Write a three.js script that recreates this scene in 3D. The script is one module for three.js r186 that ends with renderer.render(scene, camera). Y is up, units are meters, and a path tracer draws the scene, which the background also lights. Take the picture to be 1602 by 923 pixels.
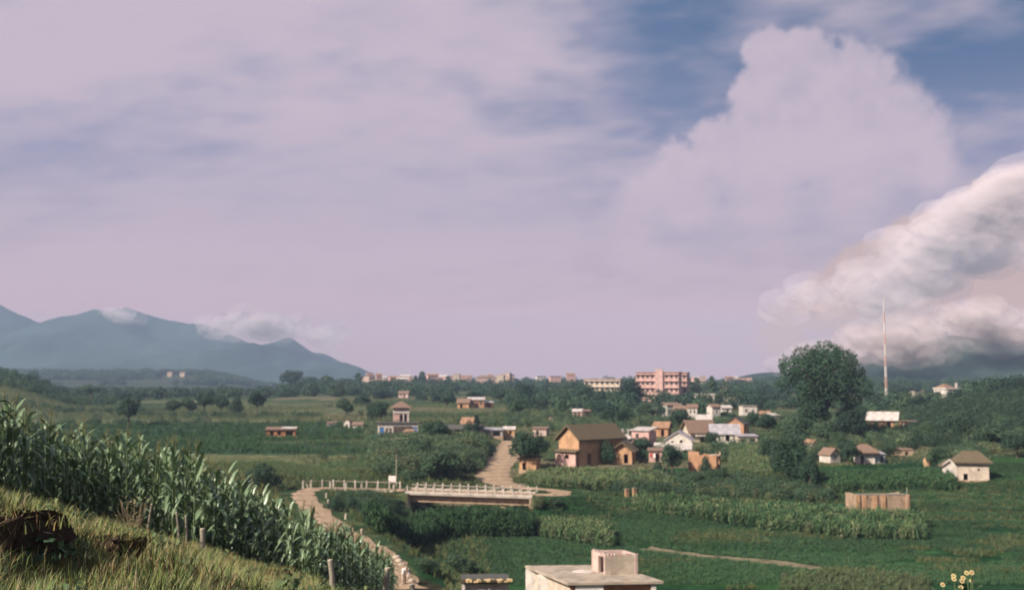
import * as THREE from 'three';
import { mergeGeometries } from 'three/addons/utils/BufferGeometryUtils.js';
import { MarchingCubes } from 'three/addons/objects/MarchingCubes.js';

// ---------- camera, sky, sun, haze, exposure ----------
const FOCAL = 1718, HORIZON = 139, EYE = 18;
const scene = new THREE.Scene();
const camera = new THREE.PerspectiveCamera(30.07, 1602 / 923, 0.3, 30000);
camera.position.set(0, EYE, 0);
camera.rotation.x = Math.atan(HORIZON / FOCAL);
camera.focus = 9; camera.userData.fStop = 2.4;
const renderer = new THREE.WebGLRenderer();
renderer.toneMapping = THREE.LinearToneMapping;
renderer.toneMappingExposure = 1.9;
renderer.shadowMap.enabled = true;
scene.fog = new THREE.FogExp2(new THREE.Color(0.51, 0.69, 1.0), 0.00019);
const SUN = new THREE.Vector3(-0.68, 0.64, 0.5).normalize();
const sun = new THREE.DirectionalLight(new THREE.Color(1, 0.89, 0.74), 4.6);
sun.position.copy(SUN).multiplyScalar(600); sun.castShadow = true; sun.shadow.radius = 3;
Object.assign(sun.shadow.camera, { left: -400, right: 400, top: 400, bottom: -400, near: 1, far: 1500 });
scene.add(sun, sun.target);

// ---------- numbers: seeded random, noise ----------
function rng(seed) { let s = seed | 0; return () => { s = (s + 0x6d2b79f5) | 0; let t = Math.imul(s ^ (s >>> 15), 1 | s); t = (t + Math.imul(t ^ (t >>> 7), 61 | t)) ^ t; return ((t ^ (t >>> 14)) >>> 0) / 4294967296; }; }
function hash(i, j, k) { let n = Math.imul(i, 374761393) ^ Math.imul(j, 668265263) ^ Math.imul(k, 1274126177); n = Math.imul(n ^ (n >>> 13), 1274126177); n = Math.imul(n ^ (n >>> 15), 2246822519); return ((n ^ (n >>> 16)) >>> 0) / 4294967296; }
const clamp = (x, a = 0, b = 1) => Math.min(b, Math.max(a, x)), lerp = (a, b, t) => a + (b - a) * t;
const sm = (a, b, x) => { const t = clamp((x - a) / (b - a)); return t * t * (3 - 2 * t); };
function vnoise(x, y, s = 0) { const i = Math.floor(x), j = Math.floor(y), f = x - i, g = y - j, u = f * f * (3 - 2 * f), v = g * g * (3 - 2 * g); return lerp(lerp(hash(i, j, s), hash(i + 1, j, s), u), lerp(hash(i, j + 1, s), hash(i + 1, j + 1, s), u), v); }
function fbm(x, y, oct = 4, s = 0) { let a = 0.5, t = 0, n = 0; for (let k = 0; k < oct; k++) { t += a * vnoise(x, y, s + k); n += a; x = x * 2.03 + 17.1; y = y * 2.03 - 9.7; a *= 0.5; } return t / n; }
function pw(x, a) { if (x <= a[0][0]) return a[0][1]; for (let i = 1; i < a.length; i++) if (x <= a[i][0]) { const t = (x - a[i - 1][0]) / (a[i][0] - a[i - 1][0]); return lerp(a[i - 1][1], a[i][1], t); } return a[a.length - 1][1]; }
const srgb = (r, g, b) => [r, g, b].map((c) => { c /= 255; return c <= 0.04045 ? c / 12.92 : ((c + 0.055) / 1.055) ** 2.4; });

// ---------- the sky: air, high thin cloud and cumulus, by direction ----------
{
  const C = 4096, R = 2048, data = new Float32Array(C * R * 4);
  const deep = srgb(80, 114, 152), mid = srgb(150, 156, 186), low = srgb(189, 178, 192), white = srgb(199, 187, 202), cream = srgb(196, 180, 184);
  const mix3 = (a, b, t) => [lerp(a[0], b[0], t), lerp(a[1], b[1], t), lerp(a[2], b[2], t)];
  // cumulus heads: azimuth and height of the middle, radius, all in degrees; where: 0 = tall cloud, 1 = near cloud bank
  const heads = [
    [13.5, 16.6, 1.5, 0], [15.2, 15.9, 2.1, 0], [17.9, 14.8, 2.6, 0], [13.4, 14.2, 2.2, 0], [19.6, 13.4, 2.0, 0], [15.2, 12.2, 3.6, 0], [19.5, 11.5, 3.0, 0], [11.4, 11.4, 2.4, 0], [21.2, 10.2, 1.8, 0], [9.2, 9.6, 3.0, 0], [13.0, 9.0, 3.6, 0], [17.5, 9.2, 3.0, 0], [6.6, 9.2, 1.9, 0], [6.3, 7.6, 2.2, 0],
    [25.6, 8.0, 2.3, 1], [23.6, 7.6, 2.0, 1], [27.6, 9.0, 2.6, 1], [21.9, 6.9, 1.9, 1], [20.2, 6.6, 1.5, 1], [18.0, 5.2, 1.9, 1], [20.5, 4.6, 2.6, 1], [15.8, 3.9, 1.7, 1], [24.5, 4.6, 3.2, 1], [29.0, 5.6, 4.0, 1], [17.8, 2.8, 2.2, 1], [13.8, 2.4, 1.6, 1], [22.0, 2.0, 2.6, 1], [27.0, 1.6, 3.0, 1],
  ];
  const rand = rng(77);
  for (let k = 0; k < 34; k++) {                       // more of the same round the rest of the horizon
    const az = 45 + rand() * 270, el = 4 + rand() * 9;
    for (let m = 0; m < 5; m++) heads.push([az + (rand() - 0.5) * 9, el + (rand() - 0.5) * 5, 1.5 + rand() * 2.2, rand() < 0.5 ? 0 : 1]);
  }
  for (const h of heads) if (h[0] > 180) h[0] -= 360;
  const near = Array.from({ length: 361 }, (_, k) => heads.filter((h) => { const da = Math.abs(k - 179.5 - h[0]); return Math.min(da, 360 - da) < 8.5; }));
  function look(az, el) {
    const e = Math.max(el, 0), A = az * Math.PI / 180, E = e * Math.PI / 180;
    // clear air: milky near the horizon, blue above, deeper away from the sun
    const away = 0.5 + 0.5 * Math.sin(A + 0.25);
    let c = mix3(low, mid, sm(2, 13, e));
    c = mix3(c, deep, clamp(sm(7, 21, e) * (0.12 + 0.95 * sm(0.5, 0.78, away)) + 0.25 * sm(20, 60, e)));
    // sheets of high cloud drawn out in long streaks
    const h = 1 / (Math.sin(E) + 0.14), X = Math.sin(A) * Math.cos(E) * h, Z = -Math.cos(A) * Math.cos(E) * h;
    const sx = X * 0.95 + Z * 0.3, sz = Z * 0.95 - X * 0.3;
    const warp = fbm(sx * 0.9, sz * 1.2, 3, 31) - 0.5;
    const sheet = fbm(sx * 0.7 + warp * 1.3, sz * 1.25 + warp, 5, 41), fine = fbm(sx * 3.4 + warp * 3, sz * 5, 4, 51), mott = fbm(sx * 11, sz * 13, 3, 61);
    const cover = 0.62 - 0.36 * sm(0.58, 0.7, away) * sm(8, 15, e) - 0.05 * sm(20, 60, e);
    let thin = sm(0.62 - cover * 0.75, 0.98 - cover * 0.55, sheet * 0.5 + fine * 0.29 + mott * 0.21 + 0.02);
    c = mix3(c, white, clamp(thin * (0.66 + 0.28 * sm(9, 15, e)) * sm(0, 7, e)));
    // cumulus
    for (const kind of [0, 1]) {
      let d = -9, shadeN = 0;
      for (const [ha, he, hr, hk] of near[Math.floor(az + 180)]) {
        if (hk !== kind) continue;
        let da = az - ha; if (da > 180) da -= 360; if (da < -180) da += 360;
        if (Math.abs(da) > 8) continue;
        const de = e - he, q = 1 - Math.sqrt(da * da * 0.96 + de * de) / hr;
        d = Math.max(d, q) + Math.max(0, 0.12 * Math.min(d, q) * (d > -1 && q > -1 ? 1 : 0));
      }
      if (d < -1.2) continue;
      const n = fbm(az * 0.55 + 3, e * 0.6, 5, 71 + kind) - 0.5, n2 = fbm(az * 1.9, e * 1.9, 4, 81 + kind) - 0.5, n3 = fbm(az * 4.6, e * 4.6, 3, 91 + kind) - 0.5;
      const dd = d + n * (kind ? 0.6 : 0.5) + n2 * 0.26 + n3 * 0.13;
      const soft = kind ? 0.1 + 0.5 * sm(6.2, 3, e) : 0.2 + 0.8 * sm(13, 7, e) + 0.3 * sm(17.5, 20.5, az);
      const a = sm(-0.06, soft, dd) * (kind ? 0.95 - 0.4 * sm(5, 0.5, e) * sm(20, 12, az) : 0.94 - 0.6 * sm(12, 5, e));
            const body = kind ? cream : white, thick = clamp(0.93 + 0.35 * n + 0.22 * n2, 0.74, 1);
      c = mix3(c, body, clamp(a * thick));
    }
    // seen from above the haze: what the low air adds and takes on the way to the eye is left to the haze itself
    const T = Math.exp(-scene.fog.density * Math.min(330 / Math.sin(Math.max(E, 0.004)), 4900)), AIR = [0.385, 0.48, 0.63];
    return c.map((q, k) => clamp((q - AIR[k] * (1 - T)) / T, 0.03, 1.4) / renderer.toneMappingExposure);
  }
  const floorRow = Math.floor(R / 2) - 2, azOf = (i) => { const az = ((i + 0.5) / C) * 360 - 90; return az > 180 ? az - 360 : az; }, elOf = (j) => ((j + 0.5) / R - 0.5) * 180, S = 8;
  const put = (i, j, c) => { const o = (j * C + i) * 4; for (let k = 0; k < 3; k++) data[o + k] = c[k]; data[o + 3] = 1; };
  const coarse = []; for (let j = floorRow; j < R + S; j += S) { const row = []; for (let i = 0; i <= C; i += S) row.push(look(azOf(i % C), Math.min(elOf(j), 89.9))); coarse.push(row); }
  for (let j = 0; j < R; j++) for (let i = 0; i < C; i++) {
    if (j < floorRow) { put(i, j, [0.2, 0.19, 0.2]); continue; }
    const az = azOf(i), el = elOf(j);
    if (Math.abs(az) < 34 && el < 26) { put(i, j, look(az, el)); continue; }
    const y = (j - floorRow) / S, x = i / S, y0 = Math.floor(y), x0 = Math.floor(x), a = coarse[y0][x0], b = coarse[y0][x0 + 1], c = coarse[y0 + 1][x0], d = coarse[y0 + 1][x0 + 1];
    put(i, j, [0, 1, 2].map((k) => lerp(lerp(a[k], b[k], x - x0), lerp(c[k], d[k], x - x0), y - y0)));
  }
  const sky = new THREE.DataTexture(data, C, R, THREE.RGBAFormat, THREE.FloatType);
  sky.mapping = THREE.EquirectangularReflectionMapping; sky.magFilter = THREE.LinearFilter; sky.minFilter = THREE.LinearFilter; sky.needsUpdate = true;
  scene.background = sky; scene.environment = sky;
}

// ---------- the lie of the land: height of the ground at (x, distance north of the eye) ----------
const roadPoints = [[640, 86, 2.2], [600, 97, 2.9], [540, 112, 3.1], [492, 131, 3.5], [479, 140, 3.7], [484, 148, 3.75], [508, 152, 3.7], [560, 153, 3.5], [640, 153, 3.3], [740, 152, 3.1], [838, 151, 2.9], [872, 152, 2.85], [868, 159, 2.7], [805, 166, 2.6], [774, 176, 2.8], [775, 190, 3.4], [793, 212, 4.5], [806, 240, 5.6]].map(([px, d, h]) => [(px - 801) / FOCAL * d, d, h]);
const road = new THREE.CatmullRomCurve3(roadPoints.map(([x, d, h]) => new THREE.Vector3(x, h, -d)), false, 'centripetal').getPoints(150);
const pathPoints = [[1008, 122], [1100, 116.5], [1200, 112.5], [1300, 107]].map(([px, d]) => [(px - 801) / FOCAL * d, d]);
function nearLine(line, x, z) {                        // distance to a line and the height there
  let best = 1e9, h = 0;
  for (let i = 1; i < line.length; i++) {
    const a = line[i - 1], b = line[i], ux = b.x - a.x, uz = b.z - a.z, t = clamp(((x - a.x) * ux + (z - a.z) * uz) / (ux * ux + uz * uz + 1e-9)), q = Math.hypot(x - a.x - ux * t, z - a.z - uz * t);
    if (q < best) { best = q; h = lerp(a.y, b.y, t); }
  }
  return [best, h];
}
const MID = [[-50, -1], [60, -1], [96, 0], [125, 0.3], [150, 0.9], [165, 2.3], [180, 4.2], [200, 5.6], [270, 7.6], [400, 9.2], [600, 11.6], [800, 14], [1000, 17], [1150, 17.5], [1500, 8], [2500, 0], [12000, -30]];
const LEFT = [[-50, 0], [60, 0.6], [85, 1.7], [110, 2.9], [140, 3.5], [170, 4], [200, 4.7], [250, 6.3], [350, 8], [450, 9.6], [600, 10.8], [800, 10], [1000, 9], [1400, 8], [12000, -10]];
function nearSlope(x, d) { const xs = x < 0 ? -30 * Math.tanh(-x / 30) * 1.06 : x; return 17.4 - 0.217 * Math.max(d, -12) - 0.285 * xs - 0.95 * sm(12, 2, d) - 0.5 * Math.exp(-(((x + 4.25) / 0.75) ** 2) - ((d - 10.4) / 0.9) ** 2) - 0.32 * Math.exp(-(((x + 4.35) / 0.55) ** 2) - ((d - 12.7) / 0.6) ** 2) + (fbm(x * 0.25, d * 0.25, 3, 5) - 0.5) * 0.5; }
const smax = (a, b, k) => { const h = clamp(0.5 + 0.5 * (a - b) / k); return lerp(b, a, h) + k * h * (1 - h); };
function valley(x, d) {
  const a = x / Math.max(d, 30), far = sm(250, 600, d);
  const t = sm(lerp(-0.13, -0.235, far), lerp(-0.09, -0.185, far), a);
  const dd = d + 0.3 * Math.max(0, x - 5) * (1 - sm(165, 240, d));
  let m = pw(dd, MID);
  if (dd > 104 && dd < 182) {                          // cultivated terraces stepping up from the stream
    const q = (m + 0.35 * (fbm(x * 0.03, d * 0.03, 2, 9) - 0.5)) / 0.42, f = q - Math.floor(q), st = (Math.floor(q) + sm(0.78, 0.98, f)) * 0.42;
    m = lerp(m, st, 0.9 * sm(104, 112, dd) * sm(182, 172, dd));
  }
  let h = lerp(pw(d, LEFT), m, t);
  h += 24 * Math.exp(-(((d - 1800) / 330) ** 2)) * sm(-0.2, -0.29, a) * (0.85 + 0.4 * fbm(x * 0.004, 3, 3, 15));
  h += 13 * Math.exp(-(((d - 520) / 130) ** 2)) * sm(-0.385, -0.47, a);
  h += 7.5 * Math.exp(-(((d - 350) / 110) ** 2)) * sm(0.33, 0.48, a);
  h += (fbm(x * 0.02, d * 0.02, 3, 21) - 0.5) * 1.1 * sm(150, 260, d) + (fbm(x * 0.1, d * 0.1, 3, 22) - 0.5) * 0.3;
  h -= 0.9 * sm(7.5, 4.5, Math.abs(x + 6)) * sm(136, 143, d) * sm(172, 164, d);      // the stream bed under the bridge
  return h;
}
function height(x, z) {
  const d = -z;
  let h = valley(x, d);
  if (d < 190) h = smax(nearSlope(x, d), h, 1.6);
  if (d > 80 && d < 245 && x > -46 && x < 14) {        // the road on its bank, the bridge left free
    const [q, rh] = nearLine(road, x, z);
    const onBridge = d > 140 && d < 158 && x > -13.6 && x < 2.6;
    if (!onBridge) h = lerp(rh - 0.04, h, sm(2.6, 7.5, q));
  }
  return h;
}
// ---------- places: a point of the ground seen at a place of the photograph ----------
const cosP = Math.cos(camera.rotation.x), sinP = Math.sin(camera.rotation.x);
function sight(px, py) { const u = (px - 801) / FOCAL, v = (461.5 - py) / FOCAL, k = 1 / (cosP - v * sinP); return [u * k, (v * cosP + sinP) * k]; }
function spot(px, d) { const x = (px - 801) / FOCAL * d * cosP; return new THREE.Vector3(x, height(x, -d), -d); }
function rowOf(p) { const dy = p.y - EYE, c = -p.z * cosP + dy * sinP, b = dy * cosP + p.z * sinP; return 461.5 - FOCAL * b / c; }
function ground(px, py, from = 75) {
  const [sx, sy] = sight(px, py);
  let d = from, last = from;
  const above = (q) => EYE + sy * q - height(sx * q, -q);
  if (above(d) < 0) return new THREE.Vector3(sx * d, height(sx * d, -d), -d);
  while (d < 2600 && above(d) > 0) { last = d; d *= 1.006; }
  if (d >= 2600) return spot(px, 950);
  for (let i = 0; i < 14; i++) { const q = (last + d) / 2; if (above(q) > 0) last = q; else d = q; }
  return new THREE.Vector3(sx * d, height(sx * d, -d), -d);
}

// ---------- names, labels ----------
const taken = new Map();
function numbered(name) { const n = taken.get(name) ?? 0; taken.set(name, n + 1); return n ? name + '_' + String(n).padStart(3, '0') : name; }
function shade(o) { o.castShadow = true; o.receiveShadow = true; return o; }
function tag(o, label, category, group, kind) { if (label) o.userData.label = label; if (category) o.userData.category = category; if (group) o.userData.group = group; if (kind) o.userData.kind = kind; return o; }
function thing(name, label, category, at, turn = 0, group) { const o = new THREE.Group(); o.name = numbered(name); if (at) o.position.copy(at); o.rotation.y = turn; scene.add(o); return tag(o, label, category, group); }
function part(parent, name, geo, mat, label) { const o = shade(new THREE.Mesh(geo, mat)); o.name = name; parent.add(o); if (label) o.userData.label = label; return o; }
function single(name, geo, mat, label, category, group, kind) { const o = shade(new THREE.Mesh(geo, mat)); o.name = numbered(name); scene.add(o); return tag(o, label, category, group, kind); }

// ---------- textures and materials ----------
function grain(size, f, seed, lo, hi) {                // tileable grain, light and dark about 1
  const d = new Uint8Array(size * size * 4), w = (x, y, p, s) => { const i = Math.floor(x), j = Math.floor(y), a = x - i, b = y - j, u = a * a * (3 - 2 * a), v = b * b * (3 - 2 * b), M = (q) => ((q % p) + p) % p; return lerp(lerp(hash(M(i), M(j), s), hash(M(i + 1), M(j), s), u), lerp(hash(M(i), M(j + 1), s), hash(M(i + 1), M(j + 1), s), u), v); };
  for (let y = 0; y < size; y++) for (let x = 0; x < size; x++) {
    let t = 0, n = 0, a = 1;
    for (let k = 0, p = f; p <= size / 2; k++, p *= 2) { t += a * w(x / size * p, y / size * p, p, seed + k); n += a; a *= 0.72; }
    const q = clamp(lo + (hi - lo) * ((t / n - 0.5) * 1.9 + 0.5), 0, 1) * 255, o = (y * size + x) * 4;
    d[o] = d[o + 1] = d[o + 2] = q; d[o + 3] = 255;
  }
  const t = new THREE.DataTexture(d, size, size); t.wrapS = t.wrapT = THREE.RepeatWrapping; t.magFilter = THREE.LinearFilter; t.needsUpdate = true; return t;
}
const grainGround = grain(1024, 8, 3, 0.35, 1), grainWall = grain(512, 3, 8, 0.42, 1), grainFine = grain(512, 32, 14, 0.5, 1);
const mat = (rgb, rough = 0.9, extra = {}) => new THREE.MeshPhysicalMaterial({ specularIntensity: 0.5, color: new THREE.Color().setRGB(...rgb), roughness: rough, ...extra });
const leafMat = new THREE.MeshPhysicalMaterial({ vertexColors: true, roughness: 0.8, specularIntensity: 0.35, transmission: 0.25, thickness: 0, side: THREE.DoubleSide });
const dullLeafMat = new THREE.MeshPhysicalMaterial({ vertexColors: true, specularIntensity: 0.15, roughness: 0.9, side: THREE.DoubleSide });
const bark = mat([0.10, 0.075, 0.055], 0.95, { bumpMap: grainFine, bumpScale: 0.02 });
const paleBark = mat([0.28, 0.25, 0.2], 0.95, { bumpMap: grainFine, bumpScale: 0.02 });

// ---------- the ground ----------
function fieldColor(x, d, out) {
  const a = x / Math.max(d, 20), px0 = 801 + a * FOCAL;
  const n1 = fbm(x * 0.05, d * 0.05, 3, 101), n2 = fbm(x * 0.6, d * 0.6, 3, 111), n3 = vnoise(x * 2.3, d * 2.3, 121);
  const px = px0 + (n1 - 0.5) * 160; let c;
  const ns = nearSlope(x, d), v = valley(x, d);
  if (d < 190 && ns > v + 0.2) {                       // the hillside with grass, and soil under the maize
    const front = maizeFront(a);
    c = d < front ? [0.135, 0.135, 0.05] : [0.05, 0.045, 0.03];
    if (d < front) c = [lerp(0.10, 0.2, n2) * (0.8 + 0.4 * n3), lerp(0.115, 0.165, n2) * (0.8 + 0.4 * n3), 0.052];
  } else if (d < 178) {                                // valley floor: young rice, bunds and rough banks
    const green = [0.018, 0.062, 0.024], bright = [0.04, 0.105, 0.032], tan = [0.14, 0.115, 0.068], olive = [0.075, 0.095, 0.042];
    const plot = hash(Math.floor((x + d * 0.25) / 11 + n1), Math.floor((d + 0.3 * x) / 6.5), 7);
    c = plot < 0.5 ? green : plot < 0.8 ? [0.034, 0.1, 0.035] : bright;
    if (px < 930 && d > 108 && d < 129) c = d > 118 ? bright : n1 > 0.5 ? olive : green;
    if (px < 760 && d > 104 && d < 113 + 5 * n1 && n2 > 0.46) c = tan;
    if (px < 660) c = n2 > 0.55 ? olive : [0.04, 0.08, 0.034];
    if (Math.abs(x + 6) < 8 && d > 138 && d < 172) c = n2 > 0.42 ? [0.3, 0.25, 0.19] : [0.12, 0.13, 0.07];
    const e = 0.12, s = Math.abs(valley(x, d + e) - v) / e;        // turf on the risers, with dark shadow lines painted in
    if (s > 0.28) c = n2 > 0.42 ? [0.13, 0.135, 0.07] : [0.03, 0.06, 0.03];
  } else if (d < 800) {
    const W = d < 320 ? 26 : 60, K = d < 320 ? 16 : 45;
    const plot = hash(Math.floor(x / W + (n1 - 0.5) * 0.8), Math.floor((d + x * 0.15) / K + (n1 - 0.5) * 0.9), 3);
    c = plot < 0.2 ? [0.04, 0.078, 0.04] : plot < 0.5 ? [0.07, 0.105, 0.052] : plot < 0.8 ? [0.125, 0.142, 0.074] : [0.17, 0.155, 0.095];
    if (px < 620) {                                    // bands of fields on the left
      if (d < 205) c = n1 > 0.52 ? [0.14, 0.155, 0.075] : [0.08, 0.125, 0.055];
      else if (d < 295) c = plot < 0.7 ? [0.04, 0.078, 0.042] : [0.065, 0.1, 0.05];
      else if (d < 400) c = plot < 0.55 ? [0.155, 0.15, 0.085] : [0.11, 0.135, 0.07];
    }
  } else c = [0.034 + 0.03 * n1, 0.055 + 0.02 * n1, 0.036];
  const k = 0.72 + 0.35 * n1 + 0.35 * (n2 - 0.5) + 0.22 * (n3 - 0.5);
  out.push(c[0] * k, c[1] * k, c[2] * k);
}
function maizeFront(a) { return pw(801 + a * FOCAL, [[-200, 18], [0, 28], [100, 31], [200, 31], [300, 29], [400, 33], [450, 30], [500, 29], [560, 33], [600, 39], [650, 50], [700, 75]]); }
{
  const rings = []; let r = 0.6;
  while (r < 3000) { rings.push(r); r += r < 8 ? 0.5 : r < 45 ? 0.42 : r < 95 ? 1.1 : r < 190 ? 0.75 : r < 300 ? 2 : r * 0.016; }
  const dirs = []; for (let a = -180; a < 180;) { dirs.push(a); a += Math.abs(a + 0.05) < 33 ? 0.17 : Math.abs(a) < 60 ? 1 : 3; }
  const pos = [0, height(0, 0), 0], col = [], uv = [0, 0], idx = [], n = dirs.length; fieldColor(0, 0.1, col);
  for (const q of rings) for (const a of dirs) { const t = a * Math.PI / 180, x = Math.sin(t) * q, z = -Math.cos(t) * q; pos.push(x, height(x, z), z); uv.push(x / 14, z / 14); fieldColor(x, -z, col); }
  for (let j = 0; j < n; j++) idx.push(0, 1 + (j + 1) % n, 1 + j);
  for (let i = 1; i < rings.length; i++) for (let j = 0; j < n; j++) { const k = (j + 1) % n, a = 1 + (i - 1) * n + j, b = 1 + (i - 1) * n + k, c = a + n, e = b + n; idx.push(a, e, c, a, b, e); }
  const g = new THREE.BufferGeometry();
  g.setAttribute('position', new THREE.Float32BufferAttribute(pos, 3)); g.setAttribute('color', new THREE.Float32BufferAttribute(col, 3)); g.setAttribute('uv', new THREE.Float32BufferAttribute(uv, 2)); g.setIndex(idx); g.computeVertexNormals();
  single('ground', g, new THREE.MeshPhysicalMaterial({ vertexColors: true, specularIntensity: 0.1, roughness: 1, map: grainGround, bumpMap: grainGround, bumpScale: 0.12 }), 'green valley of fields and terraces rising to a low crest', 'ground', null, 'structure');
}
function ribbon(points, half, lift, rough) {           // a strip that lies on the ground
  const pos = [], uv = [], idx = []; let run = 0;
  points.forEach((p, i) => {
    const a = points[Math.max(0, i - 1)], b = points[Math.min(points.length - 1, i + 1)], t = new THREE.Vector3(b.x - a.x, 0, b.z - a.z).normalize(); if (i) run += p.distanceTo(points[i - 1]);
    const W = half(i / (points.length - 1));
    for (let k = 0; k <= 6; k++) { const s = (k / 3 - 1) * (W + (k % 6 ? 0 : rough * (vnoise(run * 0.9, k, 33) - 0.5))), x = p.x - t.z * s, z = p.z + t.x * s; pos.push(x, Math.max(p.y, height(x, z)) + lift + 0.05 * Math.sin(k * 1.9), z); uv.push(s / 5, run / 5); }
    if (i) for (let k = 0; k < 6; k++) { const o = i * 7 + k; idx.push(o - 7, o - 6, o, o - 6, o + 1, o); }
  });
  const g = new THREE.BufferGeometry(); g.setAttribute('position', new THREE.Float32BufferAttribute(pos, 3)); g.setAttribute('uv', new THREE.Float32BufferAttribute(uv, 2)); g.setIndex(idx); g.computeVertexNormals(); return g;
}
const dirt = mat([0.42, 0.3, 0.2], 0.95, { map: grainGround, bumpMap: grainGround, bumpScale: 0.08, side: THREE.DoubleSide });
const approach = road.filter((p) => !(p.x > -14.2 && p.x < 3.0 && -p.z > 145 && -p.z < 157));
const cut = approach.findIndex((p, i) => i && p.distanceTo(approach[i - 1]) > 6);
single('dirt_road', ribbon(approach.slice(0, cut), () => 1.4, 0.07, 0.9), dirt, 'pale dirt road curving past the maize up to the bridge', 'road', null, 'structure');
single('dirt_road', ribbon(approach.slice(cut), (t) => 1.5 + 1.3 * sm(0.35, 0.6, t), 0.07, 1.2), dirt, 'brown dirt road climbing from the far end of the bridge', 'road', null, 'structure');
{
  const pts = new THREE.CatmullRomCurve3(pathPoints.map(([x, d]) => new THREE.Vector3(x, height(x, -d), -d))).getPoints(60); pts.forEach((p) => { p.y = height(p.x, p.z); });
  single('footpath', ribbon(pts, (t) => 1.3 * (1 - 0.35 * t), 0.06, 1.0), mat([0.2, 0.17, 0.105], 0.95, { map: grainGround, side: THREE.DoubleSide }), 'bare earth path running across the green valley fields', 'path', null, 'structure');
}

// ---------- far mountains ----------
function range(line, D, foot, depth, seed, rough) {    // line: places of the skyline; the slope runs down towards the valley
  const X = line.map(([px, row]) => { const [sx, sy] = sight(px, row); return [sx * D, EYE + sy * D]; });
  const x0 = X[0][0], x1 = X[X.length - 1][0], nx = 220, nz = 60, pos = [], idx = [], col = [];
  for (let j = 0; j <= nz; j++) for (let i = 0; i <= nx; i++) {
    const x = lerp(x0, x1, i / nx), t = (j / nz) * 2 - 1, top = pw(x, X), spur = fbm(x / (depth * 0.3) + t * 0.5, t * 1.5 + 3, 5, seed) - 0.5;
    const f = 1 - Math.abs(t), sh = f ** 1.15;
    const h = lerp(foot, top, sh) + spur * rough * 4 * f * (1 - f) + (fbm(x / 60, t * 8, 3, seed + 7) - 0.5) * rough * 0.12;
    pos.push(x, h, -D + t * depth); const k = 0.35 + 1.3 * fbm(x / 120, t * 8, 5, seed + 3); col.push(0.028 * k, 0.046 * k, 0.036 * k);
    if (i && j) { const o = j * (nx + 1) + i; idx.push(o - nx - 2, o - 1, o, o - nx - 2, o, o - nx - 1); }
  }
  const g = new THREE.BufferGeometry(); g.setAttribute('position', new THREE.Float32BufferAttribute(pos, 3)); g.setAttribute('color', new THREE.Float32BufferAttribute(col, 3)); g.setIndex(idx); g.computeVertexNormals(); return g;
}
const woodland = new THREE.MeshPhysicalMaterial({ specularIntensity: 0, vertexColors: true, roughness: 1, side: THREE.DoubleSide });
single('mountain', range([[-900, 600], [-620, 540], [-420, 500], [-200, 515], [-60, 462], [0, 478], [25, 491], [60, 508], [100, 496], [140, 487], [195, 482], [240, 493], [290, 506], [325, 509], [350, 520], [400, 540], [428, 534], [450, 528], [490, 548], [540, 568], [580, 588], [640, 606]], 3600, 0, 1100, 201, 170), woodland, 'hazy blue mountain ridge across the left horizon', 'mountain', null, 'structure');
single('mountain', range([[1040, 606], [1100, 600], [1180, 586], [1260, 578], [1340, 560], [1420, 542], [1490, 524], [1560, 532], [1700, 530], [1900, 520], [2200, 550], [2500, 600]], 1400, 0, 420, 231, 50), woodland, 'dark blue mountain foot under the clouds on the right', 'mountain', null, 'structure');

// ---------- building materials ----------
const wallMap = { map: grainWall, bumpMap: grainFine, bumpScale: 0.01 };
const plaster = {
  white: mat([0.66, 0.6, 0.55], 0.9, wallMap), cream: mat([0.62, 0.52, 0.42], 0.9, wallMap), pink: mat([0.55, 0.35, 0.31], 0.9, wallMap), rose: mat([0.62, 0.4, 0.36], 0.9, wallMap), mud: mat([0.48, 0.27, 0.16], 0.95, wallMap), ochre: mat([0.52, 0.31, 0.18], 0.95, wallMap),
  brick: mat([0.42, 0.19, 0.1], 0.95, wallMap), grey: mat([0.4, 0.37, 0.34], 0.95, wallMap), concrete: mat([0.44, 0.37, 0.3], 0.95, wallMap), stone: mat([0.42, 0.3, 0.21], 0.95, wallMap), dark: mat([0.1, 0.08, 0.065], 0.95, wallMap), blush: mat([0.6, 0.45, 0.4], 0.9, wallMap),
};
const roofing = {
  thatch: mat([0.16, 0.125, 0.08], 1, { map: grainFine, bumpMap: grainFine, bumpScale: 0.06 }), tile: mat([0.2, 0.11, 0.075], 0.95, { map: grainFine, bumpMap: grainFine, bumpScale: 0.03 }), tin: mat([0.5, 0.47, 0.5], 0.5, { map: grainWall, metalness: 0.25 }), pale: mat([0.62, 0.55, 0.52], 0.6, { map: grainWall, metalness: 0.1 }),
  slab: mat([0.42, 0.35, 0.28], 0.95, wallMap), brown: mat([0.24, 0.16, 0.12], 0.95, { map: grainFine, bumpMap: grainFine, bumpScale: 0.03 }), slate: mat([0.1, 0.1, 0.09], 0.9, { map: grainFine }), rust: mat([0.34, 0.2, 0.13], 0.8, { map: grainWall }),
};
const timber = mat([0.13, 0.085, 0.055], 0.9, { map: grainFine }), paint = { blue: mat([0.05, 0.16, 0.42], 0.6), brown: mat([0.12, 0.07, 0.045], 0.8), white: mat([0.7, 0.66, 0.62], 0.7), green: mat([0.06, 0.13, 0.1], 0.7) };
const glass = new THREE.MeshPhysicalMaterial({ color: new THREE.Color().setRGB(0.05, 0.06, 0.065), roughness: 0.15 });
function box(w, h, d, x = 0, y = 0, z = 0, ry = 0) { const g = new THREE.BoxGeometry(w, h, d); if (ry) g.rotateY(ry); g.translate(x, y, z); return g.toNonIndexed(); }
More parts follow.
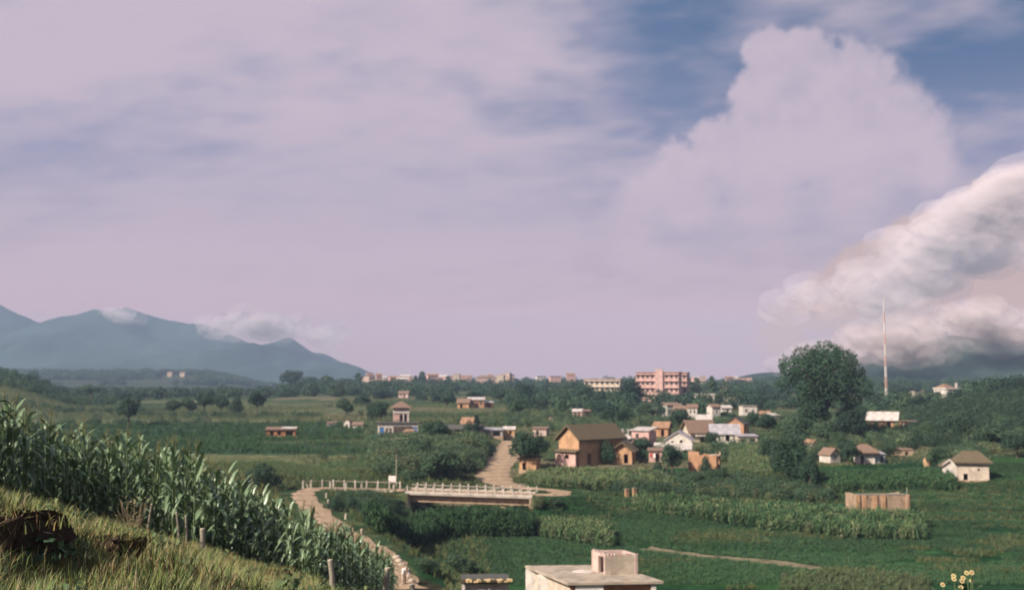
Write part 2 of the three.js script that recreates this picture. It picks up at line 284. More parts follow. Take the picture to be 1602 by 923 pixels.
function joined(list) { return mergeGeometries(list.map((g) => { const q = g.index ? g.toNonIndexed() : g; for (const k of Object.keys(q.attributes)) if (!['position', 'normal', 'uv'].includes(k)) q.deleteAttribute(k); return q; })); }
function metres(g, s = 3) {                            // uv in metres by the way each face looks
  const p = g.attributes.position, n = g.attributes.normal, uv = new Float32Array(p.count * 2);
  for (let i = 0; i < p.count; i++) { const X = Math.abs(n.getX(i)), Y = Math.abs(n.getY(i)), Z = Math.abs(n.getZ(i)); uv[2 * i] = (X > Z && X > Y ? p.getZ(i) : p.getX(i)) / s; uv[2 * i + 1] = (Y > X && Y > Z ? p.getZ(i) : p.getY(i)) / s; }
  g.setAttribute('uv', new THREE.BufferAttribute(uv, 2)); return g;
}
function panel(w, h, holes, thick, gable = 0, crest) { // a wall with real openings; the top may rise to a gable or follow a broken line
  const s = new THREE.Shape(); s.moveTo(-w / 2, 0); s.lineTo(w / 2, 0); s.lineTo(w / 2, h);
  if (crest?.length) for (const [x, y] of crest) s.lineTo(x, y); else if (gable) s.lineTo(0, h + gable);
  s.lineTo(-w / 2, h);
  for (const [x, y, a, b, arch] of holes) { const q = new THREE.Path(); q.moveTo(x - a / 2, y); q.lineTo(x - a / 2, y + b); if (arch) q.absarc(x, y + b, a / 2, Math.PI, 0, true); else q.lineTo(x + a / 2, y + b); q.lineTo(x + a / 2, y); s.holes.push(q); }
  const g = new THREE.ExtrudeGeometry(s, { depth: thick, bevelEnabled: false, curveSegments: 8 }); g.translate(0, 0, -thick); return g;
}
function frameOf(a, b, t = 0.07, dp = 0.08) { return joined([box(a, t, dp, 0, t / 2, 0), box(a, t, dp, 0, b - t / 2, 0), box(t, b - 2 * t, dp, -a / 2 + t / 2, b / 2, 0), box(t, b - 2 * t, dp, a / 2 - t / 2, b / 2, 0)]); }
const TURN = { front: 0, right: Math.PI / 2, back: Math.PI, left: -Math.PI / 2 };
// o: w (along x), l (along z), h, wall, sides {front: [openings], ...}; an opening is [x, y, width, height, kind, paint]
function shell(g, o) {
  const T = o.thick ?? 0.22, list = [], gx = o.roof === 'gable' && o.ridge === 'z', gz = o.roof === 'gable' && o.ridge !== 'z', rise = o.rise ?? 1;
  for (const side of Object.keys(TURN)) {
    const along = side === 'front' || side === 'back', W = along ? o.w : o.l - 2 * T - 0.004, out = along ? o.l / 2 : o.w / 2, gab = along ? gx : gz, open = o.sides?.[side] ?? [];
    const q = panel(W, o.h, open.map(([x, y, a, b, k]) => [x, y, a, b, k === 'arch']), T, gab ? rise * (along ? 1 : W / o.l) : 0, o.crest?.[side]);
    q.translate(0, 0, out); q.rotateY(TURN[side]); list.push(q);
    for (const [x, y, a, b, kind, col] of open) {
      const set = (mesh, inset) => { mesh.position.set(x, y + 0.003, out - inset).applyAxisAngle(new THREE.Vector3(0, 1, 0), TURN[side]); mesh.rotation.y = TURN[side]; return mesh; };
      if (kind === 'window') { const f = set(part(g, 'window', frameOf(a - 0.01, b - 0.01), col ?? paint.brown), 0.1); f.castShadow = true; part(f, 'pane', box(a - 0.15, b - 0.15, 0.02, 0, b / 2, 0), glass); if (a > 0.9) part(f, 'mullion', box(0.05, b - 0.15, 0.05, 0, b / 2, 0.02), col ?? paint.brown); }
      else if (kind === 'door') { const f = set(part(g, 'door', box(a - 0.16, b - 0.09, 0.05, 0, b / 2 - 0.045, 0), col ?? paint.brown), 0.12); part(f, 'door_frame', joined([box(0.075, b - 0.01, 0.1, -a / 2 + 0.042, b / 2, 0), box(0.075, b - 0.01, 0.1, a / 2 - 0.042, b / 2, 0)]), timber); }
      else if (kind === 'shutter') { const f = set(part(g, 'window', frameOf(a - 0.01, b - 0.01), paint.brown), 0.08); for (const s of [-1, 1]) part(f, 'shutter', box(a / 2 - 0.09, b - 0.16, 0.03, s * (a / 4 - 0.033), b / 2, -0.01), col ?? paint.brown); }
    }
  }
  part(g, 'wall', metres(joined(list)), o.wall);
}
function slopeRoof(w, l, rise, over, t) {              // two slopes meeting on a ridge along x
  const run = l / 2 + over, r = rise * run / (l / 2), s = new THREE.Shape(); s.moveTo(-run, rise - r); s.lineTo(0, rise); s.lineTo(run, rise - r); s.lineTo(run, rise - r + t); s.lineTo(0, rise + t * 1.15); s.lineTo(-run, rise - r + t);
  const g = new THREE.ExtrudeGeometry(s, { depth: w + 2 * over, bevelEnabled: false }); g.translate(0, 0, -w / 2 - over); g.rotateY(Math.PI / 2); return g;
}
function hipRoof(w, l, rise, over, t, ridge) {
  const X = w / 2 + over, Z = l / 2 + over, R = ridge / 2, p = [[-X, 0, Z], [X, 0, Z], [X, 0, -Z], [-X, 0, -Z], [-R, rise, 0], [R, rise, 0], [-X, -t, Z], [X, -t, Z], [X, -t, -Z], [-X, -t, -Z]];
  const f = [[0, 1, 5], [0, 5, 4], [1, 2, 5], [2, 3, 4], [2, 4, 5], [3, 0, 4], [6, 1, 0], [6, 7, 1], [7, 2, 1], [7, 8, 2], [8, 3, 2], [8, 9, 3], [9, 0, 3], [9, 6, 0], [6, 8, 7], [6, 9, 8]];
  const g = new THREE.BufferGeometry(); g.setAttribute('position', new THREE.Float32BufferAttribute(f.flat().flatMap((k) => p[k]), 3)); g.setAttribute('uv', new THREE.Float32BufferAttribute(new Float32Array(f.length * 6), 2)); g.computeVertexNormals(); return g;
}
function addRoof(g, o) {
  const y = o.h, ov = o.over ?? 0.4, rise = o.rise ?? 1, t = o.roofThick ?? 0.14; let q;
  if (o.roof === 'gable') { q = o.ridge === 'z' ? slopeRoof(o.l, o.w, rise, ov, t).rotateY(Math.PI / 2) : slopeRoof(o.w, o.l, rise, ov, t); q.translate(0, y + 0.01, 0); }
  else if (o.roof === 'hip') { q = hipRoof(o.w, o.l, rise, ov, t, o.ridgeLength ?? Math.max(0.2, o.w - o.l)); q.translate(0, y + t + 0.01, 0); }
  else if (o.roof === 'shed') { q = box(o.w + 2 * ov, t, Math.hypot(o.l + 2 * ov, rise)); q.rotateX(Math.atan2(rise, o.l + 2 * ov)); q.translate(0, y + rise / 2 + t / 2 + 0.02 + 0.08 * rise, 0); }
  else if (o.roof === 'flat') q = box(o.w + 2 * ov, t, o.l + 2 * ov, 0, y + t / 2 + 0.004, 0);
  if (q) part(g, 'roof', metres(q.index ? q.toNonIndexed() : q, 2), o.roofMat);
  if (o.roof === 'shed') for (const s of [1, -1]) { const k = new THREE.Shape(); k.moveTo(-o.l / 2, 0); k.lineTo(o.l / 2, 0); k.lineTo(-o.l / 2, rise * o.l / (o.l + 2 * ov)); const e = new THREE.ExtrudeGeometry(k, { depth: 0.16, bevelEnabled: false }); e.rotateY(Math.PI / 2); e.translate(s * (o.w / 2 - 0.1) - 0.08, y + 0.004, 0); part(g, 'gable_infill', metres(e), o.wall); }
  if (o.parapet) part(g, 'parapet', metres(joined([box(o.w + 2 * ov, o.parapet, 0.14, 0, y + t + o.parapet / 2 + 0.006, o.l / 2 + ov - 0.08), box(o.w + 2 * ov, o.parapet, 0.14, 0, y + t + o.parapet / 2 + 0.006, -o.l / 2 - ov + 0.08), box(0.14, o.parapet, o.l + 2 * ov - 0.31, o.w / 2 + ov - 0.08, y + t + o.parapet / 2 + 0.006, 0), box(0.14, o.parapet, o.l + 2 * ov - 0.31, -o.w / 2 - ov + 0.08, y + t + o.parapet / 2 + 0.006, 0)])), o.parapetMat ?? o.wall);
}
const houses = [];
// a house whose front foot is seen at (px, row); footing runs into the slope so that it stands on the ground
function house(name, label, px, row, o) {
  const at = o.d ? spot(px, o.d) : ground(px, row, o.from ?? 75); if (o.lift) at.y += o.lift;
  const g = thing(name, label, o.category ?? 'house', at, -(o.turn ?? 0) * Math.PI / 180, o.group);
  const low = Math.min(...[[1, 1], [1, -1], [-1, 1], [-1, -1]].map(([a, b]) => { const v = new THREE.Vector3(a * o.w / 2, 0, b * o.l / 2).applyAxisAngle(new THREE.Vector3(0, 1, 0), g.rotation.y).add(at); return height(v.x, v.z) - at.y; }));
  if (low < -0.05) part(g, 'footing', metres(box(o.w + 0.12, 0.15 - low, o.l + 0.12, 0, (low - 0.15) / 2 - 0.003, 0)), o.footing ?? plaster.stone);
  shell(g, o); addRoof(g, o); o.more?.(g); houses.push([at.x, at.z, Math.max(o.w, o.l) * 0.62]); return g;
}
const win = (x, y, a = 0.8, b = 1.0, c) => [x, y, a, b, 'window', c], door = (x, a = 0.95, b = 1.9, c) => [x, 0.02, a, b, 'door', c], hole = (x, y, a, b) => [x, y, a, b, 'hole'];

// ---------- the old house above the bridge ----------
house('farmhouse', 'long mud house with thatched roof and orange gable end above the bridge', 925, 724, { w: 10.8, l: 4.6, h: 4.3, turn: -43, wall: plaster.ochre, roof: 'gable', rise: 1.9, over: 0.6, roofThick: 0.28, roofMat: roofing.thatch,
  sides: { front: [[-2.9, 0.02, 0.9, 1.8, 'door'], [0.2, 2.5, 0.7, 0.9, 'shutter'], [2.6, 2.5, 0.7, 0.9, 'shutter']], left: [] },
  more: (g) => {
    const gable = panel(3.9, 0.02, [[0, 0.5, 0.34, 0.34]], 0.05, 1.58); gable.rotateY(-Math.PI / 2); gable.translate(-4.82, 4.32, 0); part(g, 'gable_plaster', metres(joined([gable])), plaster.rose, 'pinkish white plastered gable with a small square hole');
    const pent = box(1.7, 0.14, 5.0); pent.rotateZ(0.3); pent.translate(-5.7, 2.35, 0.1); part(g, 'pent_roof', metres(pent), roofing.thatch);
    const low = panel(4.6, 2.0, [[0.3, 1.25, 0.9, 0.7], [-1.5, 0.7, 0.7, 1.2]], 0.25); low.rotateY(-Math.PI / 2); low.translate(-6.2, -0.3, 0); part(g, 'porch_wall', metres(joined([low])), plaster.rose, 'pale pink porch wall with gaps under the pent roof');
  } });
house('narrow_house', 'tall narrow white house standing behind the thatched mud house', 932, 668, { w: 1.5, l: 2.4, h: 3.6, turn: -8, d: 222, wall: plaster.white, roof: 'flat', over: 0.08, roofMat: roofing.slab, sides: { front: [hole(0, 2.3, 0.35, 0.6)] }, more: (g) => { const q = box(3.6, 0.1, 1.8); q.rotateZ(-0.38); q.translate(0.9, 0.75, 1.7); part(g, 'lean_to_roof', metres(q), roofing.pale); part(g, 'lean_to_wall', metres(box(2.4, 1.0, 1.5, 0.7, -0.2, 1.7)), plaster.blush); } });
house('cottage', 'small pink cottage with pale roof left of the tall narrow white house', 904, 652, { w: 2.8, l: 3, h: 1.6, turn: 10, wall: plaster.pink, roof: 'gable', rise: 0.6, over: 0.25, roofMat: roofing.pale, sides: { front: [hole(-0.6, 0.6, 0.5, 0.6), door(0.6, 0.7, 1.4)] } });
house('hut', 'dark brown timber hut between the pink cottage and the narrow white house', 918, 653, { w: 2.2, l: 2.4, h: 1.7, turn: -6, wall: plaster.dark, roof: 'shed', rise: 0.4, over: 0.2, roofMat: roofing.brown, sides: { front: [hole(0.2, 0.02, 0.6, 1.3)] } });
house('wall_ruin', 'broken pink walls of a ruined hut standing in the field', 858, 661, { category: 'ruin', w: 2.9, l: 2, h: 1.0, turn: 12, wall: plaster.pink, sides: { front: [hole(-0.15, 0.02, 0.6, 0.7)] }, crest: { front: [[0.9, 1.5], [0.4, 1.3], [-0.2, 0.8], [-0.9, 1.1]], back: [[0.4, 0.6]], left: [], right: [] } });
house('shed', 'grey tumbledown shed left of the thatched mud house among trees', 846, 682, { w: 3.0, l: 2.4, h: 1.5, turn: 14, wall: plaster.blush, roof: 'shed', rise: 0.3, over: 0.25, roofMat: roofing.brown, sides: { front: [hole(-0.5, 0.3, 0.6, 0.9)] }, category: 'shed' });
house('shed', 'low orange shed with grey roof beside the climbing dirt road', 829, 735, { w: 2.9, l: 2.2, h: 1.7, turn: 20, wall: plaster.ochre, roof: 'shed', rise: 0.35, over: 0.35, roofMat: roofing.thatch, sides: { front: [hole(-0.6, 0.02, 0.6, 1.2)] }, category: 'shed' });

// ---------- the blue doored house on the left ----------
house('townhouse', 'low white house with two bright blue doors and a flat dark roof', 622, 683, { w: 8.6, l: 4, h: 2.9, turn: -6, wall: plaster.white, roof: 'flat', over: 0.35, roofThick: 0.22, roofMat: roofing.slate,
  sides: { front: [door(-3.4, 0.95, 2.1, paint.blue), [-2.35, 0.6, 0.55, 1.3, 'shutter', paint.brown], [-1.55, 0.6, 0.55, 1.3, 'shutter', paint.brown], door(3.6, 1.1, 2.1, paint.blue)] },
  more: (g) => { part(g, 'plank_front', metres(box(3.9, 2.3, 0.08, 1.0, 1.15, 2.05)), plaster.dark, 'dark timber shop front between the blue doors'); const st = box(0.5, 0.16, 2.0); st.rotateX(0.6); st.translate(-4.4, 0.0, 2.9); part(g, 'stair', metres(st), plaster.white); } });
house('upper_house', 'two storey cream house with brown hipped roof above the blue doored house', 627, 664, { w: 3.9, l: 3.6, h: 3.7, turn: -8, wall: plaster.rose, roof: 'hip', rise: 1.6, over: 0.75, roofThick: 0.15, ridgeLength: 0.5, roofMat: roofing.brown, lift: 0.5,
  sides: { front: [[0.0, 0.3, 0.8, 1.7, 'hole'], [1.1, 0.3, 0.75, 1.7, 'hole']], left: [hole(0, 1, 0.6, 0.9)] }, more: (g) => { part(g, 'balcony_band', metres(box(4.2, 0.75, 0.12, 0, 2.75, 1.95)), plaster.white); part(g, 'column', metres(box(0.3, 2.0, 0.3, 0.55, 1.2, 2.0)), plaster.white); part(g, 'column', metres(box(0.3, 2.0, 0.3, 1.75, 1.2, 2.0)), plaster.white); } });
house('hut', 'small red and white hut below the right end of the blue doored house', 640, 690, { w: 1.9, l: 1.8, h: 1.7, turn: 15, wall: plaster.rose, roof: 'shed', rise: 0.5, over: 0.15, roofMat: roofing.rust, sides: { front: [hole(-0.5, 0.3, 0.4, 0.8)] } });
house('shed', 'pinkish mud shed with a doorway below the blue doored house', 627, 699, { w: 3.6, l: 2.4, h: 1.6, turn: 8, wall: plaster.blush, roof: 'flat', over: 0.12, roofMat: roofing.thatch, sides: { front: [hole(-0.05, 0.02, 0.55, 1.4)] }, category: 'shed' });
house('shed', 'grey shed left of the blue doored house at the field edge', 519, 670, { w: 2.4, l: 2, h: 1.2, turn: 0, wall: plaster.grey, roof: 'shed', rise: 0.3, over: 0.15, roofMat: roofing.brown, sides: { front: [hole(0.3, 0.02, 0.5, 0.9)] }, category: 'shed' });
house('hut', 'narrow white hut with dark top left of the blue doored house', 544, 671, { w: 1.6, l: 1.8, h: 1.7, turn: 12, wall: plaster.white, roof: 'gable', rise: 0.6, over: 0.15, roofMat: roofing.brown, ridge: 'z', sides: { front: [hole(0, 0.02, 0.5, 1.1)] } });
house('hut', 'white hut with brown roof beside the dark trees left of the blue doored house', 560, 672, { w: 2.4, l: 2, h: 1.2, turn: 4, wall: plaster.white, roof: 'gable', rise: 0.55, over: 0.25, roofMat: roofing.brown, sides: { front: [hole(0.4, 0.02, 0.5, 0.9)] } });
house('shed', 'long brown shed with a pale roof panel alone in the left fields', 440, 682, { w: 6.4, l: 3, h: 1.3, turn: -6, wall: plaster.brick, roof: 'shed', rise: 0.5, over: 0.3, roofMat: roofing.brown, sides: { front: [hole(-2, 0.02, 0.8, 1.0), hole(-0.4, 0.3, 0.8, 0.7), hole(1.8, 0.02, 1.6, 1.0)] }, category: 'shed', more: (g) => { const q = box(3.4, 0.05, 2.4); q.rotateX(0.14); q.translate(1.7, 1.83, 0.3); part(g, 'tin_sheet', metres(q), roofing.pale, 'pale tin sheet over the right half of the roof'); } });
// ---------- sheds and houses in the middle ----------
house('row_house', 'long low house with pink walls and dark roof right of the blue doored house', 722, 681, { w: 9, l: 3, h: 1.5, turn: -3, wall: plaster.blush, roof: 'gable', rise: 0.7, over: 0.4, roofMat: roofing.slate, sides: { front: [hole(-2.6, 0.02, 0.6, 1.2), hole(-1, 0.4, 0.9, 0.8), hole(1.2, 0.02, 0.7, 1.2), hole(2.9, 0.4, 0.8, 0.7)] } });
house('shed', 'low open shed with grey roof at the right end of the long low house', 767, 682, { w: 5.4, l: 2.4, h: 1.2, turn: -4, wall: plaster.grey, roof: 'shed', rise: 0.4, over: 0.25, roofMat: roofing.tin, sides: { front: [hole(-1.2, 0.02, 1.6, 1.0), hole(1.3, 0.02, 1.6, 1.0)] }, category: 'shed' });
house('hut', 'small orange and white hut at the left of the foreground village trees', 797, 682, { w: 2.5, l: 2, h: 1.1, turn: 6, wall: plaster.ochre, roof: 'gable', rise: 0.5, over: 0.2, roofMat: roofing.pale, sides: { front: [hole(0.3, 0.02, 0.5, 0.8)] } });
house('barn', 'barn with pinkish brown roof in the terraced field behind the long low house', 735, 668, { w: 3.6, l: 2.6, h: 1.0, turn: 14, wall: plaster.pink, roof: 'gable', rise: 1.2, over: 0.3, roofMat: roofing.rust, sides: { front: [hole(-0.6, 0.02, 0.7, 0.8)] }, category: 'barn' });
house('farmhouse', 'orange brick house with white tin roof below a dark domed tree', 745, 641, { w: 5.6, l: 4, h: 2.7, turn: -4, d: 395, wall: plaster.mud, roof: 'shed', rise: 0.9, over: 0.4, roofMat: roofing.pale, sides: { front: [win(-1.4, 1.1), door(0.3), win(1.7, 1.1)] } });
house('barn', 'dark brown barn at the left of the white roofed orange house', 726, 641, { w: 4.2, l: 3.4, h: 2.0, turn: 10, d: 392, wall: plaster.mud, roof: 'gable', rise: 1.2, over: 0.4, roofMat: roofing.brown, sides: { front: [hole(-0.7, 0.02, 0.9, 1.6)] }, category: 'barn' });
house('barn', 'brown shed with sloping roof at the right of the white roofed orange house', 763, 640, { w: 3.6, l: 3, h: 1.7, turn: -8, d: 397, wall: plaster.brick, roof: 'shed', rise: 0.5, over: 0.4, roofMat: roofing.tin, sides: { front: [hole(0.3, 0.02, 0.8, 1.4)] }, category: 'shed' });
house('cottage', 'small cream cottage among trees above the brown hipped roof', 632, 625, { w: 5, l: 4, h: 2.2, turn: 5, d: 560, wall: plaster.blush, roof: 'gable', rise: 1.1, over: 0.3, roofMat: roofing.brown, sides: { front: [hole(-1.2, 0.8, 0.8, 0.9), door(0.5)] } });
// ---------- the village on the right of the old house ----------
house('farmhouse', 'orange mud house with dark thatch half hidden by trees', 977, 724, { w: 3.2, l: 3.6, h: 2.2, turn: 16, wall: plaster.ochre, roof: 'gable', rise: 1.1, over: 0.6, roofThick: 0.25, roofMat: roofing.thatch, ridge: 'z', sides: { front: [hole(0.6, 0.02, 0.7, 1.5)], left: [hole(0, 0.9, 0.5, 0.6)] } });
house('outhouse', 'white outhouse with two pillars behind the thatched orange house', 972, 708, { w: 3.2, l: 2.4, h: 2.3, turn: -12, wall: plaster.white, roof: 'shed', rise: 0.7, over: 0.2, roofMat: roofing.pale, sides: { front: [hole(0.4, 0.02, 0.8, 1.7)] }, category: 'outhouse', more: (g) => { part(g, 'pillar', metres(box(0.4, 4.2, 0.4, 0.9, 2.1, -1.7)), plaster.grey); part(g, 'pillar', metres(box(0.3, 4.2, 0.3, 1.9, 2.1, -1.7)), plaster.grey); } });
house('house', 'pinkish house with a light tin roof right of the white pillars', 1007, 690, { w: 3.6, l: 3.4, h: 3.1, turn: 32, d: 212, wall: plaster.rose, roof: 'shed', rise: 0.5, over: 0.35, roofMat: roofing.pale, sides: { front: [win(-0.6, 1.8, 0.6, 0.8), hole(0.8, 0.02, 0.7, 1.5)], left: [win(0, 1.7, 0.6, 0.8)] } });
house('hut', 'small hut with red and white cloth hung on its front', 1026, 722, { w: 2.2, l: 1.8, h: 1.7, turn: 8, wall: plaster.pink, roof: 'shed', rise: 0.4, over: 0.25, roofMat: roofing.brown, sides: { front: [hole(0.3, 0.02, 0.7, 1.4)] }, more: (g) => { part(g, 'cloth', box(0.5, 0.6, 0.03, -0.7, 1.1, 0.96), mat([0.42, 0.08, 0.08])); part(g, 'cloth', box(0.4, 0.7, 0.03, -0.2, 1.0, 0.97), paint.white); } });
house('villa', 'white gabled house with two round holes above a wide pale tin roof', 1062, 694, { w: 4.8, l: 5.6, h: 2.0, turn: 12, d: 204, wall: plaster.white, roof: 'gable', ridge: 'z', rise: 1.5, over: 0.3, roofMat: roofing.tin, sides: { front: [hole(0.5, 1.5, 0.5, 0.5), hole(-1.1, 1.4, 0.5, 0.4)] },
  more: (g) => { const q = box(7.0, 0.08, 3.6); q.rotateX(0.3); q.translate(-0.9, 0.95, 4.6); part(g, 'porch_roof', metres(q), roofing.pale, 'wide pale tin porch roof'); for (const x of [-3.2, -1.8, -0.2, 1.2, 2.6]) part(g, 'porch_post', box(0.3, 1.1, 0.3, x - 0.5, -0.1, 6.0), plaster.cream); } });
house('farmhouse', 'house with brown thatched roof behind the white gabled house', 1092, 682, { w: 5.2, l: 4, h: 2.2, turn: -14, d: 224, wall: plaster.cream, roof: 'gable', rise: 1.9, over: 0.6, roofThick: 0.22, roofMat: roofing.brown, sides: { front: [hole(0, 0.02, 0.8, 1.6)] }, more: (g) => part(g, 'ledge', metres(box(4.0, 0.25, 1.0, 0.2, 1.3, 2.9)), plaster.white) });
house('cottage', 'white cottage with lilac tin roof above the maize terrace', 1134, 694, { w: 5.4, l: 4.2, h: 2.1, turn: 8, wall: plaster.white, roof: 'gable', rise: 1.6, over: 0.35, roofMat: roofing.tin, sides: { front: [win(-2.0, 0.7, 0.5, 0.8), win(-1.1, 0.7, 0.5, 0.8), [0.5, 0.6, 0.8, 0.9, 'arch'], win(1.9, 0.7, 0.6, 0.8)] }, more: (g) => part(g, 'plinth', metres(box(4.9, 0.3, 0.5, 0.1, 0.0, 2.4)), plaster.white) });
house('house', 'tall brick house with a gabled front behind the white cottage', 1153, 680, { w: 3.6, l: 4, h: 3.4, turn: 26, d: 226, wall: plaster.mud, roof: 'gable', ridge: 'z', rise: 1.3, over: 0.3, roofMat: roofing.slate, sides: { front: [hole(-0.6, 1.9, 0.4, 0.6), hole(0.6, 1.9, 0.4, 0.6)] } });
house('shed', 'low open shed with tin roof at the right of the white cottage', 1168, 696, { w: 3.8, l: 2.2, h: 1.6, turn: -6, wall: plaster.cream, roof: 'shed', rise: 0.3, over: 0.25, roofMat: roofing.tin, sides: { front: [hole(-0.9, 0.02, 1.2, 1.2), hole(0.9, 0.02, 1.2, 1.2)] }, category: 'shed' });
house('house', 'white two storey house beneath the tall feathery trees', 1102, 633, { w: 7, l: 6, h: 3.8, turn: 4, d: 430, wall: plaster.white, roof: 'flat', over: 0.3, roofMat: roofing.slab, parapet: 0.5, sides: { front: [win(-2.2, 0.9), win(0, 0.9), win(2.2, 0.9), win(-2.2, 2.4), win(2.2, 2.4)] } });
house('house', 'narrow white house half hidden by trees, left of a matching pair', 1083, 656, { w: 2.6, l: 3, h: 3.4, turn: 8, d: 300, wall: plaster.white, roof: 'gable', rise: 0.8, over: 0.25, roofMat: roofing.brown, sides: { front: [hole(-0.5, 1.9, 0.4, 0.8), hole(0.5, 1.9, 0.4, 0.8)] } });
house('house', 'narrow white house among trees, right of a matching pair', 1116, 658, { w: 2.4, l: 3, h: 3.7, turn: -18, d: 296, wall: plaster.white, roof: 'gable', rise: 0.7, over: 0.25, roofMat: roofing.brown, sides: { front: [hole(0.3, 1.9, 0.4, 0.9)] } });
house('cottage', 'small white cottage in the trees right of the narrow white houses', 1134, 643, { w: 3.4, l: 3, h: 1.5, turn: -10, d: 360, wall: plaster.white, roof: 'gable', rise: 0.7, over: 0.3, roofMat: roofing.pale, sides: { front: [hole(0.4, 0.02, 0.6, 1.2)] } });
house('house', 'pale grey house front below the pink hospital block', 1051, 652, { w: 4.6, l: 4, h: 3.2, turn: -14, d: 330, wall: plaster.grey, roof: 'shed', rise: 0.8, over: 0.3, roofMat: roofing.brown, sides: { front: [hole(1.2, 1.6, 0.6, 0.8)] } });
house('cottage', 'low cottage with cream roof left of the pale grey house', 1016, 646, { w: 4.6, l: 3.4, h: 1.3, turn: 16, d: 345, wall: plaster.cream, roof: 'gable', rise: 1.0, over: 0.3, roofMat: roofing.pale, sides: { front: [hole(-0.8, 0.02, 0.7, 1.1)] } });
house('pavilion', 'low pink wing with pale roof at the foot of the hospital block', 1026, 634, { w: 10.5, l: 3.4, h: 2.0, turn: 14, d: 455, wall: plaster.rose, roof: 'shed', rise: 0.5, over: 0.4, roofMat: roofing.rust, sides: { front: [hole(-3.6, 0.6, 1, 1), hole(-1.2, 0.6, 1, 1), hole(1.4, 0.6, 1, 1), hole(3.8, 0.6, 1, 1)] }, category: 'building' });
house('hut', 'tiny white hut at the left foot of the great tree, left one of two', 1196, 634, { w: 2.6, l: 2.4, h: 1.8, turn: 8, d: 300, wall: plaster.white, roof: 'gable', rise: 0.7, over: 0.25, roofMat: roofing.rust, sides: { front: [hole(0.3, 0.02, 0.5, 1.2)] } });
house('hut', 'tiny cream hut at the left foot of the great tree, right one of two', 1209, 640, { w: 2.4, l: 2.4, h: 1.6, turn: -14, d: 290, wall: plaster.cream, roof: 'shed', rise: 0.5, over: 0.25, roofMat: roofing.pale, sides: { front: [hole(-0.3, 0.02, 0.5, 1.1)] } });
house('cottage', 'brown roofed cottage below the pink hospital, right of the pale grey house', 1068, 652, { w: 4.6, l: 3.6, h: 2.0, turn: 18, d: 312, wall: plaster.blush, roof: 'gable', rise: 1.3, over: 0.4, roofMat: roofing.brown, sides: { front: [hole(-1, 0.7, 0.7, 0.8), hole(0.9, 0.02, 0.7, 1.5)] } });
house('hut', 'tan mud hut with rusty roof behind the pinkish tin roofed house', 1036, 672, { w: 3.2, l: 2.8, h: 2.0, turn: 24, d: 240, wall: plaster.mud, roof: 'gable', rise: 1.0, over: 0.35, roofMat: roofing.rust, sides: { front: [hole(0.4, 0.02, 0.7, 1.4)] } });
house('cottage', 'cream cottage tucked between the two narrow white houses', 1101, 668, { w: 3.4, l: 3, h: 2.0, turn: 10, d: 268, wall: plaster.cream, roof: 'gable', rise: 0.9, over: 0.3, roofMat: roofing.pale, sides: { front: [hole(-0.6, 0.7, 0.6, 0.7), hole(0.8, 0.02, 0.6, 1.4)] } });
house('house', 'brick red house on the slope right of the white two storey house', 1148, 640, { w: 4.8, l: 4, h: 2.8, turn: 14, d: 390, wall: plaster.brick, roof: 'gable', rise: 1.2, over: 0.4, roofMat: roofing.brown, sides: { front: [hole(-1.2, 1, 0.8, 1), hole(1.2, 1, 0.8, 1)] } });
house('house', 'white flat roofed house on the slope left of the great tree', 1170, 648, { w: 4.4, l: 4, h: 3.0, turn: -6, d: 335, wall: plaster.white, roof: 'flat', over: 0.25, roofMat: roofing.slab, sides: { front: [hole(-1.1, 1.1, 0.7, 0.9), hole(1.0, 0.02, 0.7, 1.7)] } });
house('shed', 'brown shed with sagging tin roof between the farmhouse and the outhouse', 956, 700, { w: 3.2, l: 2.4, h: 2.2, turn: 12, d: 205, wall: plaster.brick, roof: 'shed', rise: 0.4, over: 0.3, roofMat: roofing.rust, sides: { front: [hole(0.4, 0.02, 0.8, 1.6)] }, category: 'shed' });
// ---------- the brick shell ----------
house('brick_shell', 'unfinished orange brick house without roof and with an arched opening', 1103, 738, { category: 'unfinished house', w: 4.4, l: 3.4, h: 3.0, turn: 22, wall: plaster.mud, sides: { front: [[0.5, 0.02, 1.0, 1.3, 'arch']], right: [hole(0.2, 1.2, 0.8, 0.8)] },
  crest: { front: [[2.2, 2.5], [0.2, 2.95], [0.0, 2.3], [-0.35, 2.2], [-0.55, 3.15], [-2.2, 3.25]], right: [[1.4, 2.45], [-1.4, 2.5]], left: [[1.4, 3.0], [-1.4, 3.1]], back: [[2.0, 2.6], [0, 2.4], [-2, 2.6]] }, more: (g) => { part(g, 'coping', box(1.9, 0.1, 0.4, 1.2, 2.56, -1.5), plaster.white); } });
// ---------- right side of the valley ----------
house('farmhouse', 'small farmhouse with cream walls and a dark hipped thatch on the right', 1521, 750, { w: 4.1, l: 3.6, h: 2.4, turn: 12, wall: plaster.cream, roof: 'hip', rise: 1.5, over: 0.5, roofThick: 0.2, ridgeLength: 2.2, roofMat: roofing.thatch, sides: { front: [hole(0.7, 1.35, 0.3, 0.32), hole(-1.1, 0.02, 0.6, 0.9)] },
  more: (g) => { part(g, 'side_room', metres(joined([panel(2.0, 1.7, [[-0.3, 0.3, 0.4, 0.7]], 0.25, 0.9).translate(0, 0, 0)]).translate(-3.1, 0.35, 1.0)), plaster.white, 'white gabled side room'); const q = box(1.5, 0.12, 3.2); q.rotateZ(0.62); q.translate(-3.7, 2.2, -0.4); part(g, 'side_roof', metres(q), roofing.thatch); } });
house('farmhouse', 'house with light tin roof and orange wall right of the great tree', 1381, 665, { w: 6.2, l: 4.4, h: 2.3, turn: 24, d: 262, wall: plaster.mud, roof: 'gable', rise: 1.5, over: 0.6, roofMat: roofing.pale, sides: { front: [hole(1.5, 0.02, 0.8, 1.6), hole(-1.4, 0.8, 0.7, 0.8)] } });
